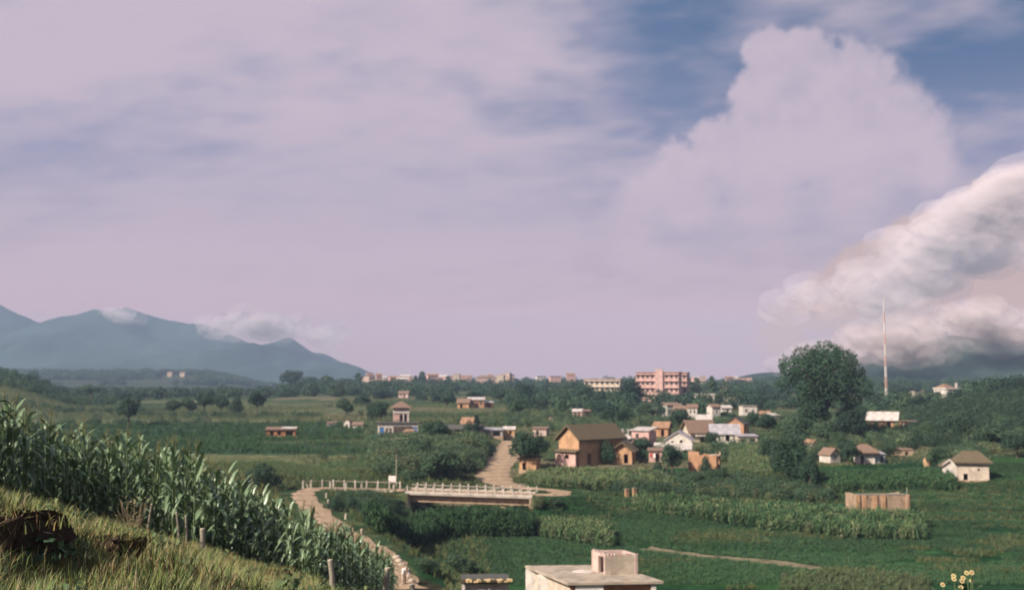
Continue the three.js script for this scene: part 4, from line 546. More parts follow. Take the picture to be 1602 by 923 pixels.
// ---------- the person on the road ----------
{
  const at = spot(634, 87.5); at.y = Math.max(at.y, height(at.x, at.z));
  const g = thing('person', 'person in a white shirt bending forward on the road behind the maize', 'person', at, 0.5);
  const v = (x, y, z) => new THREE.Vector3(x, y, z);
  const skinStub = new THREE.MeshStandardMaterial();
  function flesh(bones, cell, lo, hi, k) {             // one skin over tapered bones
    const size = Math.max(hi.x - lo.x, hi.y - lo.y, hi.z - lo.z), n = Math.ceil(size / cell) + 4, S = n * cell, mc = new MarchingCubes(n, skinStub, false, false, 400000), c = lo.clone().add(hi).multiplyScalar(0.5), q = v(0, 0, 0), ab = v(0, 0, 0), ap = v(0, 0, 0);
    for (let z = 0; z < n; z++) for (let y = 0; y < n; y++) for (let x = 0; x < n; x++) {
      q.set(c.x + (x - n / 2) * 2 / n * S / 2, c.y + (y - n / 2) * 2 / n * S / 2, c.z + (z - n / 2) * 2 / n * S / 2); let m = 9;
      for (const [a, b, r0, r1] of bones) { ab.copy(b).sub(a); ap.copy(q).sub(a); const t = clamp(ap.dot(ab) / Math.max(ab.lengthSq(), 1e-9)), d = ap.addScaledVector(ab, -t).length() - lerp(r0, r1, t), h = clamp(0.5 + 0.5 * (m - d) / k); m = lerp(m, d, h) - k * h * (1 - h); }
      mc.field[x + y * n + z * n * n] = -m;
    }
    mc.isolation = 0; mc.update(); const count = mc.count, pos = mc.positionArray.slice(0, count * 3), nor = mc.normalArray.slice(0, count * 3);
    for (let i = 0; i < count; i++) { pos[3 * i] = c.x + pos[3 * i] * S / 2; pos[3 * i + 1] = c.y + pos[3 * i + 1] * S / 2; pos[3 * i + 2] = c.z + pos[3 * i + 2] * S / 2; }
    const geo = new THREE.BufferGeometry(); geo.setAttribute('position', new THREE.BufferAttribute(pos, 3)); geo.setAttribute('normal', new THREE.BufferAttribute(nor, 3)); return geo;
  }
  const J = { hip: v(0, 0.92, 0), chest: v(0, 1.22, 0.26), neck: v(0, 1.3, 0.38), head: v(0, 1.31, 0.55), sl: v(-0.19, 1.25, 0.31), sr: v(0.19, 1.25, 0.31), el: v(-0.27, 0.97, 0.36), er: v(0.27, 0.97, 0.36), wl: v(-0.2, 0.76, 0.5), wr: v(0.2, 0.76, 0.5), hl: v(-0.09, 0.9, 0), hr: v(0.09, 0.9, 0), kl: v(-0.11, 0.48, 0.06), kr: v(0.12, 0.48, 0.02), al: v(-0.11, 0.09, 0), ar: v(0.13, 0.09, -0.06) };
  const hand = (w, s) => { const out = [[w, w.clone().add(v(0, -0.08, 0.03)), 0.03, 0.036]], palm = w.clone().add(v(0, -0.09, 0.035)); [-0.03, -0.01, 0.01, 0.03].forEach((x, i) => { const L = [0.062, 0.075, 0.07, 0.05][i], a = palm.clone().add(v(x, 0, 0)), b = a.clone().add(v(x * 0.2, -L * 0.6, 0.01)), c = b.clone().add(v(0, -L * 0.5, 0.03)); out.push([a, b, 0.0105, 0.0095], [b, c, 0.0095, 0.008]); }); const t = w.clone().add(v(-s * 0.025, -0.045, 0.025)), u = t.clone().add(v(-s * 0.04, -0.035, 0.025)); out.push([t, u, 0.013, 0.011], [u, u.clone().add(v(-s * 0.005, -0.035, 0.015)), 0.011, 0.009]); return out; };
  const body = flesh([[J.hip, J.chest, 0.12, 0.13], [J.chest, J.neck, 0.1, 0.055], [J.neck, J.head, 0.05, 0.06], [J.sl, J.sr, 0.07, 0.07], [J.sl, J.el, 0.052, 0.042], [J.el, J.wl, 0.04, 0.028], [J.sr, J.er, 0.052, 0.042], [J.er, J.wr, 0.04, 0.028], [J.hl, J.kl, 0.085, 0.056], [J.kl, J.al, 0.055, 0.036], [J.hr, J.kr, 0.085, 0.056], [J.kr, J.ar, 0.055, 0.036], [J.al, J.al.clone().add(v(0, -0.05, 0.15)), 0.038, 0.03], [J.ar, J.ar.clone().add(v(0, -0.05, 0.15)), 0.038, 0.03]], 0.018, v(-0.4, 0, -0.25), v(0.4, 1.5, 0.7), 0.03);
  const head = flesh([[J.head.clone().add(v(0, 0.02, 0)), J.head.clone().add(v(0, -0.05, 0.05)), 0.092, 0.06], [J.head.clone().add(v(0, -0.03, 0.1)), J.head.clone().add(v(0, -0.055, 0.112)), 0.012, 0.018], [J.head.clone().add(v(-0.09, -0.01, 0.01)), J.head.clone().add(v(-0.095, -0.04, 0)), 0.016, 0.012], [J.head.clone().add(v(0.09, -0.01, 0.01)), J.head.clone().add(v(0.095, -0.04, 0)), 0.016, 0.012], [J.head.clone().add(v(-0.025, -0.085, 0.085)), J.head.clone().add(v(0.025, -0.085, 0.085)), 0.012, 0.012]], 0.008, v(-0.13, 1.15, 0.42), v(0.13, 1.45, 0.72), 0.015);
  const hands = [flesh(hand(J.wl, -1), 0.006, v(-0.3, 0.53, 0.45), v(-0.1, 0.8, 0.64), 0.006), flesh(hand(J.wr, 1), 0.006, v(0.1, 0.53, 0.45), v(0.3, 0.8, 0.64), 0.006)];
  part(g, 'body', mergeGeometries([body, head, ...hands]), mat([0.22, 0.12, 0.075], 0.7));
  part(g, 'shirt', flesh([[v(0, 0.93, 0), J.chest, 0.165, 0.175], [J.sl, J.sr, 0.105, 0.105], [J.sl, J.el, 0.08, 0.07], [J.sr, J.er, 0.08, 0.07]], 0.018, v(-0.42, 0.75, -0.25), v(0.42, 1.5, 0.6), 0.03), mat([0.72, 0.66, 0.66], 0.85));
  part(g, 'trousers', flesh([[v(0, 0.9, 0), v(0, 0.86, 0), 0.14, 0.13], [J.hl, J.kl, 0.1, 0.075], [J.kl, J.al.clone().add(v(0, 0.05, 0)), 0.073, 0.06], [J.hr, J.kr, 0.1, 0.075], [J.kr, J.ar.clone().add(v(0, 0.05, 0)), 0.073, 0.06]], 0.018, v(-0.3, 0.05, -0.25), v(0.3, 1.1, 0.3), 0.03), mat([0.42, 0.33, 0.26], 0.9));
  part(g, 'hair', flesh([[J.head.clone().add(v(0, 0.055, -0.01)), J.head.clone().add(v(0, 0.01, -0.05)), 0.085, 0.07]], 0.01, v(-0.14, 1.2, 0.35), v(0.14, 1.5, 0.72), 0.01), mat([0.012, 0.01, 0.009], 0.6));
}

// ---------- trees: leaf sprays spread through the lobes of a crown, on a trunk with limbs ----------
function limb(a, b, r0, r1, bend, list, sides = 7) {
  const m = a.clone().lerp(b, 0.5).add(bend), curve = new THREE.QuadraticBezierCurve3(a, m, b), n = 6, pos = [], idx = [], T = new THREE.Vector3(), U = new THREE.Vector3(1, 0.2, 0.1).normalize(), X = new THREE.Vector3(), Y = new THREE.Vector3();
  for (let i = 0; i <= n; i++) { const p = curve.getPoint(i / n); curve.getTangent(i / n, T); X.crossVectors(T, U).normalize(); Y.crossVectors(T, X); const r = lerp(r0, r1, i / n) * (i ? 1 : 1.35); for (let k = 0; k < sides; k++) { const t = k / sides * Math.PI * 2; pos.push(p.x + (X.x * Math.cos(t) + Y.x * Math.sin(t)) * r, p.y + (X.y * Math.cos(t) + Y.y * Math.sin(t)) * r, p.z + (X.z * Math.cos(t) + Y.z * Math.sin(t)) * r); if (i) { const o = i * sides + k, q = i * sides + (k + 1) % sides; idx.push(o - sides, o, q, o - sides, q, q - sides); } } }
  const g = new THREE.BufferGeometry(); g.setAttribute('position', new THREE.Float32BufferAttribute(pos, 3)); g.setAttribute('uv', new THREE.Float32BufferAttribute(new Float32Array(pos.length / 3 * 2), 2)); g.setIndex(idx); g.computeVertexNormals(); list.push(g.toNonIndexed());
}
class Sprays {                                         // small folded leaf sprays gathered into one crown
  constructor(seed) { this.r = rng(seed); this.pos = []; this.nor = []; this.col = []; }
  leaf(p, dir, len, wid, c) {
    const r = this.r, side = new THREE.Vector3(r() - 0.5, r() - 0.5, r() - 0.5).cross(dir).normalize(), along = new THREE.Vector3().crossVectors(side, dir).normalize(), A = p.clone().addScaledVector(along, -len / 2), C = p.clone().addScaledVector(along, len / 2).addScaledVector(dir, -len * 0.25), up = dir.clone().multiplyScalar(wid * 0.25), B = p.clone().addScaledVector(side, wid / 2).sub(up), D = p.clone().addScaledVector(side, -wid / 2).sub(up);
    for (const t of [[A, B, C], [A, C, D]]) { const n = new THREE.Vector3().subVectors(t[1], t[0]).cross(new THREE.Vector3().subVectors(t[2], t[0])).normalize(); if (n.dot(dir) < 0) { n.negate(); [t[1], t[2]] = [t[2], t[1]]; } for (const q of t) { this.pos.push(q.x, q.y, q.z); this.nor.push(n.x, n.y, n.z); this.col.push(...c); } }
  }
  build() { const g = new THREE.BufferGeometry(); g.setAttribute('position', new THREE.Float32BufferAttribute(this.pos, 3)); g.setAttribute('normal', new THREE.Float32BufferAttribute(this.nor, 3)); g.setAttribute('color', new THREE.Float32BufferAttribute(this.col, 3)); return g; }
}
function crown(seed, lobes, count, size, rgb, vary = 0.35, droop = 0) {
  const s = new Sprays(seed), r = s.r, tot = lobes.reduce((t, l) => t + l[3] * l[4], 0);
  for (const [cx, cy, cz, rx, ry] of lobes) {
    const n = Math.round(count * rx * ry / tot), hue = 0.8 + 0.42 * r();
    for (let i = 0; i < n; i++) {
      const d = new THREE.Vector3(r() * 2 - 1, r() * 2 - 1, r() * 2 - 1); if (d.lengthSq() > 1 || d.lengthSq() < 0.01) { i--; continue; } d.normalize(); if (d.y < -0.55 && r() < 0.6) { i--; continue; }
      const clump = 0.8 + 0.36 * vnoise(d.x * 3.1 + seed, d.y * 3.1 + d.z * 2.7, seed), k = r() ** 0.28 * clump, p = new THREE.Vector3(cx + d.x * rx * k, cy + d.y * ry * k - droop * r() * (1 - d.y), cz + d.z * rx * k);
      if (lobes.some(([a, b, c, e, f]) => ((p.x - a) / e) ** 2 + ((p.y - b) / f) ** 2 + ((p.z - c) / e) ** 2 < 0.36) && r() < 0.75) continue;
      const n2 = d.clone().multiplyScalar(0.8).add(new THREE.Vector3((r() - 0.5) * 1.3, (r() - 0.5) * 1.3 + 0.35, (r() - 0.5) * 1.3)).normalize(), v = hue * (1 - vary / 2 + vary * r()), y = 0.85 + 0.3 * r(), L = size * (0.65 + 0.7 * r());
      s.leaf(p, n2, L, L * 0.62, [rgb[0] * v * y, rgb[1] * v, rgb[2] * v * (2 - y)]);
    }
  }
  return s.build();
}
const kinds = {};
function treeKind(name, seed, h, w, o) {               // a tree h high and w wide, told by its lobes
  const r = rng(seed), lobes = o.lobes ?? [], tr = [];
  if (!o.lobes) for (let k = 0; k < (o.n ?? 9); k++) { const t = k * 2.4 + r(), q = (o.n ?? 9) > 1 ? Math.sqrt((k + 0.3) / (o.n ?? 9)) : 0, y = lerp(o.low ?? 0.35, 0.8, r()); const R = w * (0.17 + 0.1 * r()) * (o.lobe ?? 1); lobes.push([Math.cos(t) * q * (w / 2 - R) * 1.1, h * y + (1 - q) * h * 0.08, Math.sin(t) * q * (w / 2 - R) * 1.1, R, R * (o.squash ?? 0.85)]); }
  const th = o.trunk ?? 0.035, top = Math.max(...lobes.map((l) => l[1])), fork = new THREE.Vector3(0.1, h * (o.fork ?? 0.3), 0);
  limb(new THREE.Vector3(0, -0.6, 0), fork, h * th, h * th * 0.75, new THREE.Vector3(0.15 * r(), 0, 0.15 * r()), tr, 9);
  for (const l of lobes.slice(0, 10)) limb(fork, new THREE.Vector3(l[0], l[1] - l[4] * 0.2, l[2]), h * th * 0.55, h * th * 0.12, new THREE.Vector3((r() - 0.5) * 0.1 * w, -0.04 * top, (r() - 0.5) * 0.1 * w), tr, 6);
  kinds[name] = { h, w, bark: o.bark ?? bark, trunk: joined(tr), crown: crown(seed + 1, lobes, Math.round((o.leaves ?? 2600) * 1.7), (o.leaf ?? 0.62) * 0.74, o.rgb ?? [0.045, 0.082, 0.042], o.vary, o.droop) };
}
const G = { dark: [0.03, 0.066, 0.038], mid: [0.052, 0.098, 0.05], light: [0.095, 0.145, 0.072], olive: [0.095, 0.118, 0.058], deep: [0.022, 0.05, 0.032] };
treeKind('round_dark', 11, 9, 8, { low: 0.35, rgb: G.dark, n: 10 });
treeKind('round_mid', 12, 8, 8, { low: 0.3, rgb: G.mid, n: 9 });
treeKind('round_light', 13, 7, 7.5, { low: 0.3, rgb: G.light, n: 8, leaf: 0.5 });
treeKind('dome', 14, 9, 9, { rgb: G.deep, n: 12, low: 0.4, squash: 1, leaves: 3200 });
treeKind('flat', 15, 8.5, 10, { rgb: G.dark, fork: 0.55, lobes: [[0, 7.1, 0, 3, 1], [2.6, 6.7, 0.6, 2.2, 0.9], [-2.7, 6.6, -0.3, 2.3, 0.9], [0.4, 6.8, 2.2, 2.2, 0.8], [-0.6, 6.9, -2.3, 2.2, 0.8], [1.2, 7.6, -0.6, 2.0, 0.7]], leaves: 1900 });
treeKind('tall', 16, 13, 5.5, { rgb: G.mid, fork: 0.35, lobes: [[0, 11.4, 0, 1.3, 1.6], [0.7, 9.6, 0.3, 1.7, 1.5], [-0.8, 8.4, -0.4, 1.9, 1.5], [0.6, 6.8, -0.7, 2.1, 1.4], [-0.4, 5.3, 0.8, 1.9, 1.2]], leaves: 2200 });
treeKind('feather', 17, 13, 6.5, { rgb: G.light, fork: 0.4, bark: paleBark, lobes: [[0.3, 11.8, 0, 1.0, 1.2], [1.5, 10.4, 0.6, 1.2, 0.9], [-1.4, 9.6, -0.4, 1.3, 0.9], [0.8, 8.4, -1.2, 1.4, 0.9], [-0.9, 7.2, 1.2, 1.5, 1.0], [1.6, 6.4, 0.4, 1.3, 0.8], [-1.7, 5.6, -0.8, 1.3, 0.9]], leaves: 1500, leaf: 0.5 });
treeKind('poplar', 18, 11, 2.6, { rgb: G.deep, fork: 0.15, lobes: [[0, 2.6, 0, 1.0, 1.6], [0.1, 5, 0, 1.15, 1.9], [-0.1, 7.4, 0, 1.0, 1.7], [0, 9.4, 0, 0.65, 1.5]], leaves: 1500, leaf: 0.45 });
treeKind('bush_dark', 19, 4.5, 6, { rgb: G.dark, low: 0.25, n: 10, squash: 0.95, fork: 0.12, leaves: 2600, leaf: 0.42, lobe: 1.1 });
treeKind('bush_mid', 20, 4, 5.5, { rgb: G.mid, low: 0.25, n: 10, squash: 0.9, fork: 0.12, leaves: 2400, leaf: 0.4, lobe: 1.1 });
treeKind('bush_light', 21, 3.6, 5.2, { rgb: G.olive, low: 0.22, n: 10, squash: 0.9, fork: 0.12, leaves: 2300, leaf: 0.36, lobe: 1.1 });
treeKind('weeping', 22, 9.5, 7.5, { rgb: [0.034, 0.074, 0.042], fork: 0.35, lobes: [[0.2, 7.6, 0, 2.1, 1.5], [1.9, 6.4, 0.5, 1.6, 2.0], [-1.8, 6.2, -0.3, 1.7, 2.1], [0.9, 4.6, 1.5, 1.5, 2.4], [-1.2, 4.1, 1.2, 1.4, 2.4], [2.5, 4.4, -0.6, 1.2, 2.2], [-2.6, 4.2, 0.4, 1.1, 2.0], [0, 5.2, -1.8, 1.6, 2.0], [0.2, 2.9, 1.6, 1.3, 1.9]], leaves: 3800, leaf: 0.5, droop: 0.5 });
{
  const lobes = [], r = rng(31);                       // the great tree: cauliflower heads over a wide dome
  for (let k = 0; k < 25; k++) { const t = k * 2.39996, q = Math.sqrt((k + 0.4) / 25), e = Math.sqrt(Math.max(0, 1 - q * q)), R = 2.0 + 1.1 * r(); lobes.push([Math.cos(t) * q * 8.0, 7.0 + e * 8.8 + (r() - 0.5) * 2.6, Math.sin(t) * q * 7.4, R, R * 0.86]); }
  for (let k = 0; k < 16; k++) { const t = k * 2.1 + 0.4; lobes.push([Math.cos(t) * (3.4 + 2.6 * r()) + 0.8, 2.4 + 5.6 * r(), Math.sin(t) * (4.2 + 2 * r()), 1.7 + 0.7 * r(), 1.5 + 0.5 * r()]); }
  for (let k = 0; k < 8; k++) lobes.push([(r() - 0.5) * 8, 7 + 4 * r(), (r() - 0.2) * 5, 2.2 + 0.6 * r(), 2 + 0.6 * r()]);
  treeKind('great', 32, 18.5, 20, { lobes, leaves: 20000, leaf: 0.56, rgb: [0.036, 0.078, 0.044], fork: 0.25, trunk: 0.06 });
}
// a tree with its foot at (px, row), w and h wide and high in the photograph's pixels; d only where the foot is hidden far off
const prototypes = {};
function tree(px, row, w, h, kind, label, o = {}) {
  const K = kinds[kind], at = o.d ? spot(px, o.d) : ground(px, row), d = -at.z, shrub = kind.startsWith('bush'); let g = prototypes[kind];
  if (o.d && row) { const want = EYE + sight(px, row)[1] * d; if (Math.abs(want - at.y) < 6) at.y = Math.min(at.y, want); }
  const W = w * d / FOCAL / K.w, Hh = h * d / FOCAL / K.h, name = numbered(o.name ?? (shrub ? 'shrub' : 'tree'));
  if (!g) { g = prototypes[kind] = new THREE.Group(); part(g, 'trunk', K.trunk, K.bark); part(g, 'crown', K.crown, leafMat); } else g = g.clone();
  g.name = name; g.position.copy(at); g.scale.set(W, Hh, W * (o.deep ?? 1)); g.rotation.y = px * 1.7 % 6.28; scene.add(g); g.userData = {}; tag(g, label, shrub ? 'shrub' : 'tree', o.group); return g;
}
tree(1286, 655, 158, 148, 'great', 'great spreading tree towering over the right side of the village', { d: 238, name: 'great_tree' }).rotation.y = 0.3;
const far = 'trees on the far crest left of the town', list = [
  // the left
  [142, 632, 36, 29, 'flat', 'flat topped tree standing alone in the left fields', { d: 450 }], [200, 668, 38, 50, 'round_dark', 'dark round tree standing alone just above the maize on the left'],
  [42, 612, 14, 28, 'round_dark', 'small dark tree on the slope at the left edge, right one of a pair', { d: 500 }], [18, 602, 22, 24, 'round_dark', 'dark tree on the slope at the left edge, left one of a pair', { d: 520 }],
  [272, 647, 30, 26, 'round_mid', 'low green tree at the left end of the field tree line', { d: 372 }], [296, 647, 30, 30, 'round_mid', 'green tree second from the left in the field tree line', { d: 375 }], [320, 646, 34, 34, 'round_dark', 'dark tree in the middle of the field tree line', { d: 370 }], [346, 648, 28, 30, 'round_dark', 'dark low tree third from the right in the field tree line', { d: 365 }], [368, 649, 26, 28, 'bush_dark', 'dark bush second from the right in the field tree line', { d: 362 }], [402, 649, 36, 40, 'round_dark', 'tall round tree at the right end of the field tree line', { d: 362 }],
  [455, 603, 40, 33, 'round_dark', 'biggest round tree of the clump on the far left crest', { d: 840 }], [482, 605, 38, 20, 'round_dark', 'low wide tree beside the biggest crest tree', { d: 830 }], [514, 606, 34, 24, 'round_mid', 'rounded tree in the middle of the far left crest clump', { d: 830 }], [546, 613, 44, 22, 'round_dark', 'broad dark tree on the far crest below the town', { d: 780 }], [560, 606, 18, 24, 'tall', 'slender tree at the right end of the far left crest clump', { d: 860 }],
  [540, 651, 32, 34, 'round_mid', 'mid green tree left of the dark pair above the white huts'], [566, 634, 34, 18, 'bush_dark', 'low dark bush behind the mid green tree left of the village'], [582, 664, 24, 36, 'round_dark', 'dark tree left one of the pair beside the white huts'], [595, 664, 28, 38, 'round_dark', 'dark tree right one of the pair beside the blue doored house'], [598, 629, 38, 20, 'dome', 'dark domed tree on the slope left of the cream cottage', { d: 520 }],
  // crest town
  [660, 614, 22, 33, 'tall', 'tall dark tree rising above the crest town', { d: 850 }], [650, 613, 14, 26, 'poplar', 'thin column of a tree left of the tallest crest town tree', { d: 850 }], [692, 614, 40, 16, 'round_mid', 'low wide tree right of the tallest crest town tree', { d: 830 }], [700, 612, 16, 24, 'tall', 'slender tree between the crest town houses', { d: 840 }], [660, 633, 26, 18, 'dome', 'dark round tree below the tall crest tree', { d: 500 }], [683, 634, 24, 18, 'dome', 'small dark round tree left of the brown barn', { d: 480 }], [700, 640, 34, 28, 'round_dark', 'dark tree immediately left of the brown barn', { d: 420 }], [742, 628, 32, 24, 'dome', 'dark domed tree directly behind the white roofed orange house', { d: 440 }], [783, 630, 34, 24, 'round_dark', 'dark bushy tree right of the white roofed orange house', { d: 440 }], [800, 640, 30, 30, 'round_mid', 'mid green tree between the orange house and the dark dome tree', { d: 420 }],
  // the wood left of the hospital
  [822, 634, 46, 38, 'dome', 'big dark domed tree on the skyline left of the hospital', { d: 470 }], [848, 634, 34, 30, 'round_dark', 'dark tree beside the big domed skyline tree', { d: 460 }], [812, 652, 36, 34, 'round_mid', 'green tree below the big domed skyline tree'], [868, 626, 30, 22, 'round_mid', 'hazy green tree on the skyline halfway to the hospital', { d: 560 }], [892, 626, 34, 22, 'round_mid', 'green tree on the skyline left of the cream hospital wing', { d: 540 }], [892, 640, 30, 28, 'round_light', 'yellowish green tree below the skyline left of the hospital', { d: 420 }], [914, 634, 34, 36, 'round_dark', 'dark tree against the left end of the cream hospital wing', { d: 440 }], [914, 606, 8, 18, 'tall', 'small slender tree at the left corner of the cream hospital wing', { d: 555 }], [944, 606, 32, 22, 'dome', 'dark tree top showing over the roof of the cream wing', { d: 600 }], [936, 648, 40, 38, 'round_dark', 'dark tree below the cream hospital wing', { d: 400 }], [962, 652, 40, 40, 'round_mid', 'green tree below the right part of the cream wing', { d: 380 }], [986, 640, 46, 50, 'dome', 'dark tree with arched top between the two hospital blocks', { d: 430 }], [1000, 612, 26, 32, 'feather', 'hazy feathery tree behind the gap between hospital blocks', { d: 640 }], [1012, 660, 40, 34, 'round_mid', 'green tree below the pink hospital block', { d: 320 }], [978, 672, 36, 34, 'round_dark', 'dark tree behind the thatched farmhouse roof', { d: 270 }], [950, 668, 30, 30, 'round_dark', 'dark tree right of the tall narrow white house', { d: 280 }],
  [1078, 633, 24, 20, 'dome', 'round dark bush tree at the right foot of the pink hospital', { d: 440 }], [1088, 628, 26, 38, 'feather', 'pale feathery tree right of the pink hospital block', { d: 520 }], [1114, 630, 18, 42, 'tall', 'dark slender leaning tree above the white two storey house', { d: 470 }], [1132, 632, 26, 36, 'feather', 'pale feathery tree right of the dark slender tree', { d: 480 }], [1152, 607, 22, 16, 'round_mid', 'hazy round tree on the skyline right of the feathery trees', { d: 760 }], [1166, 608, 18, 18, 'round_mid', 'hazy tree on the skyline at the left of the great tree', { d: 740 }], [1184, 612, 20, 14, 'round_mid', 'small hazy tree nearest the great tree on the skyline', { d: 700 }],
  [1098, 662, 30, 34, 'round_mid', 'green tree between the two narrow white houses', { d: 300 }], [1062, 668, 40, 34, 'round_dark', 'dark tree behind the house with round holes', { d: 262 }], [1138, 664, 34, 24, 'round_mid', 'green tree behind the tall brick house', { d: 300 }], [1040, 655, 22, 22, 'round_dark', 'small dark tree below the pink hospital wing', { d: 330 }], [1112, 690, 24, 30, 'round_dark', 'dark tree just left of the white cottage with lilac roof', { d: 205 }],
  // the foreground of the village
  [824, 738, 58, 66, 'round_dark', 'large dark tree at the left of the thatched farmhouse above the road'], [845, 722, 36, 40, 'round_dark', 'dark tree touching the left end of the thatched farmhouse'], [690, 748, 76, 52, 'round_mid', 'large leafy tree left of the climbing dirt road'], [655, 722, 46, 34, 'bush_mid', 'bushy green tree below the pinkish mud shed'], [745, 682, 14, 34, 'poplar', 'dark narrow tree standing in front of the long low house'], [682, 694, 44, 38, 'round_dark', 'dark round tree right of the blue doored house'], [732, 684, 22, 24, 'bush_dark', 'dark bush in front of the long low pink walled house'], [728, 708, 40, 26, 'bush_light', 'light green bush left of the road top'], [640, 745, 50, 34, 'bush_light', 'light green scrub bush behind the white signboard'], [606, 728, 46, 30, 'bush_light', 'grey green bush up the bank left of the signboard'],
  [930, 724, 48, 32, 'bush_dark', 'dark bush before the long wall of the thatched farmhouse'], [952, 727, 30, 36, 'bush_dark', 'dark bush right of the farmhouse long wall'], [905, 720, 26, 22, 'bush_mid', 'green bush at the corner of the thatched farmhouse'], [1003, 716, 40, 34, 'round_dark', 'dark tree right of the orange thatched house'], [1052, 748, 42, 54, 'round_dark', 'dark upright tree left of the roofless orange brick house'], [1043, 752, 16, 46, 'feather', 'pale stemmed slender tree left of the roofless brick house'], [1104, 748, 24, 32, 'bush_dark', 'dark bush filling the arch of the roofless brick house'], [1126, 760, 44, 26, 'bush_mid', 'green bush below the dark side of the brick house'], [1084, 764, 40, 24, 'bush_mid', 'green bush below the left corner of the brick house'], [1030, 746, 26, 22, 'bush_dark', 'dark bush below the hut with hung cloth'],
  // the right
  [1330, 662, 62, 54, 'dome', 'rounded dark tree at the right foot of the great tree', { d: 232 }], [1240, 672, 60, 46, 'round_mid', 'leafy tree at the left foot of the great tree', { d: 228 }], [1288, 676, 56, 40, 'round_mid', 'leafy tree straight below the great tree', { d: 222 }], [1200, 668, 44, 40, 'round_dark', 'dark tree left of the great tree beside the brick house', { d: 236 }], [1178, 664, 30, 34, 'round_dark', 'dark tree right behind the tall brick house', { d: 250 }], [1372, 668, 30, 18, 'bush_dark', 'dark bush before the tin roofed house by the great tree'], [1346, 668, 22, 16, 'bush_light', 'pale yellowish bush at the right of the great tree foot'],
  [1234, 758, 66, 84, 'weeping', 'big drooping tree on the right bank above the terraces'], [1268, 768, 42, 60, 'weeping', 'dark drooping tree right of the big drooping one'], [1200, 722, 34, 44, 'round_mid', 'green tree left behind the big drooping tree'], [1328, 728, 36, 40, 'round_dark', 'dark tree between the white huts on the right bank'], [1312, 700, 34, 24, 'bush_mid', 'green bush above the white gabled hut'], [1392, 716, 40, 20, 'bush_mid', 'green bush right of the grey tin shed'],
  [1440, 654, 46, 38, 'dome', 'round dark tree below the white villa', { d: 330 }], [1466, 731, 38, 38, 'round_mid', 'green tree left of the hipped thatch farmhouse'], [1582, 640, 76, 56, 'dome', 'large dark tree at the right edge of the view', { d: 320 }], [1542, 636, 48, 36, 'round_dark', 'dark tree between the villa and the right edge tree', { d: 335 }], [1520, 632, 30, 22, 'round_dark', 'smaller dark tree immediately right of the white villa', { d: 350 }], [1466, 622, 18, 18, 'round_mid', 'small tree at the left of the white villa', { d: 440 }], [1461, 618, 6, 22, 'poplar', 'thin dark cypress left of the white villa', { d: 460 }], [1396, 619, 7, 20, 'poplar', 'dark poplar nearest to the radio mast', { d: 500 }], [1405, 619, 10, 20, 'poplar', 'dark poplar in the middle right of the radio mast', { d: 490 }], [1418, 619, 9, 20, 'poplar', 'dark poplar farthest right from the radio mast', { d: 495 }], [1378, 616, 12, 12, 'round_dark', 'small dark tree at the foot of the radio mast', { d: 500 }],
  [1500, 690, 60, 40, 'round_dark', 'dark leafy tree in the thicket above the hipped thatch farmhouse'], [1560, 700, 60, 44, 'round_mid', 'green leafy tree in the thicket right of the hipped thatch farmhouse'], [1592, 716, 50, 40, 'round_dark', 'dark tree low at the right edge of the view'], [1450, 690, 50, 30, 'bush_mid', 'green bush in the thicket above the haystack'],
  [411, 768, 66, 40, 'bush_dark', 'dark rounded bush left of the road bend'], [386, 764, 30, 26, 'bush_mid', 'smaller green bush at the left of the dark rounded bush'], [524, 800, 30, 22, 'bush_dark', 'dark bush inside the road bend'], [556, 800, 30, 18, 'bush_dark', 'dark bush on the bank below the road railing'], [842, 796, 28, 22, 'bush_light', 'pale green bush at the right end of the bridge'], [868, 792, 30, 14, 'bush_mid', 'low green bush right of the bridge end'], [720, 900, 60, 30, 'bush_mid', 'green bush behind the straw edged shed'], [668, 898, 50, 24, 'bush_mid', 'green bush between the person and the straw edged shed'],
];
for (const t of list) tree(...t);

// ---------- stuff: masses of leaves, crops and grass that nobody could count ----------
function tuft(seed, blades, h, lean, w, rgb, vary = 0.3) {
  const r = rng(seed), pos = [], col = [];
  for (let k = 0; k < blades; k++) {
    const t = r() * 6.283, a = r() * 0.32, x = Math.cos(t) * a, z = Math.sin(t) * a, H = h * (0.55 + 0.45 * r()), L = lean * H * (0.4 + r()), u = r() * 6.283, dx = Math.cos(u), dz = Math.sin(u), c = rgb.map((q) => q * (1 - vary / 2 + vary * r()));
    const A = [x - dz * w / 2, 0, z + dx * w / 2], B = [x + dz * w / 2, 0, z - dx * w / 2], M = [x + dx * L * 0.3 - dz * w * 0.4, H * 0.6, z + dz * L * 0.3 + dx * w * 0.4], N = [x + dx * L * 0.3 + dz * w * 0.4, H * 0.6, z + dz * L * 0.3 - dx * w * 0.4], T = [x + dx * L, H, z + dz * L];
    pos.push(...A, ...B, ...N, ...A, ...N, ...M, ...M, ...N, ...T); for (let i = 0; i < 9; i++) col.push(...c);
  }
  const g = new THREE.BufferGeometry(); g.setAttribute('position', new THREE.Float32BufferAttribute(pos, 3)); g.setAttribute('color', new THREE.Float32BufferAttribute(col, 3)); g.computeVertexNormals(); return g;
}
function clump(seed, R, n, leaf, rgb) { return crown(seed, [[0, R * 0.75, 0, R, R * 0.8], [R * 0.5, R * 0.5, R * 0.2, R * 0.6, R * 0.5], [-R * 0.45, R * 0.55, -R * 0.2, R * 0.6, R * 0.55]], n, leaf, rgb, 0.5); }
const clear = (x, z) => { for (const [hx, hz, r] of houses) if ((x - hx) ** 2 + (z - hz) ** 2 < r * r) return false; const d = -z; if (d > 80 && d < 245 && x > -46 && x < 14) { if (nearLine(road, x, z)[0] < 3.0) return false; if (x > -15 && x < 4 && d > 147 && d < 156) return false; } return true; };
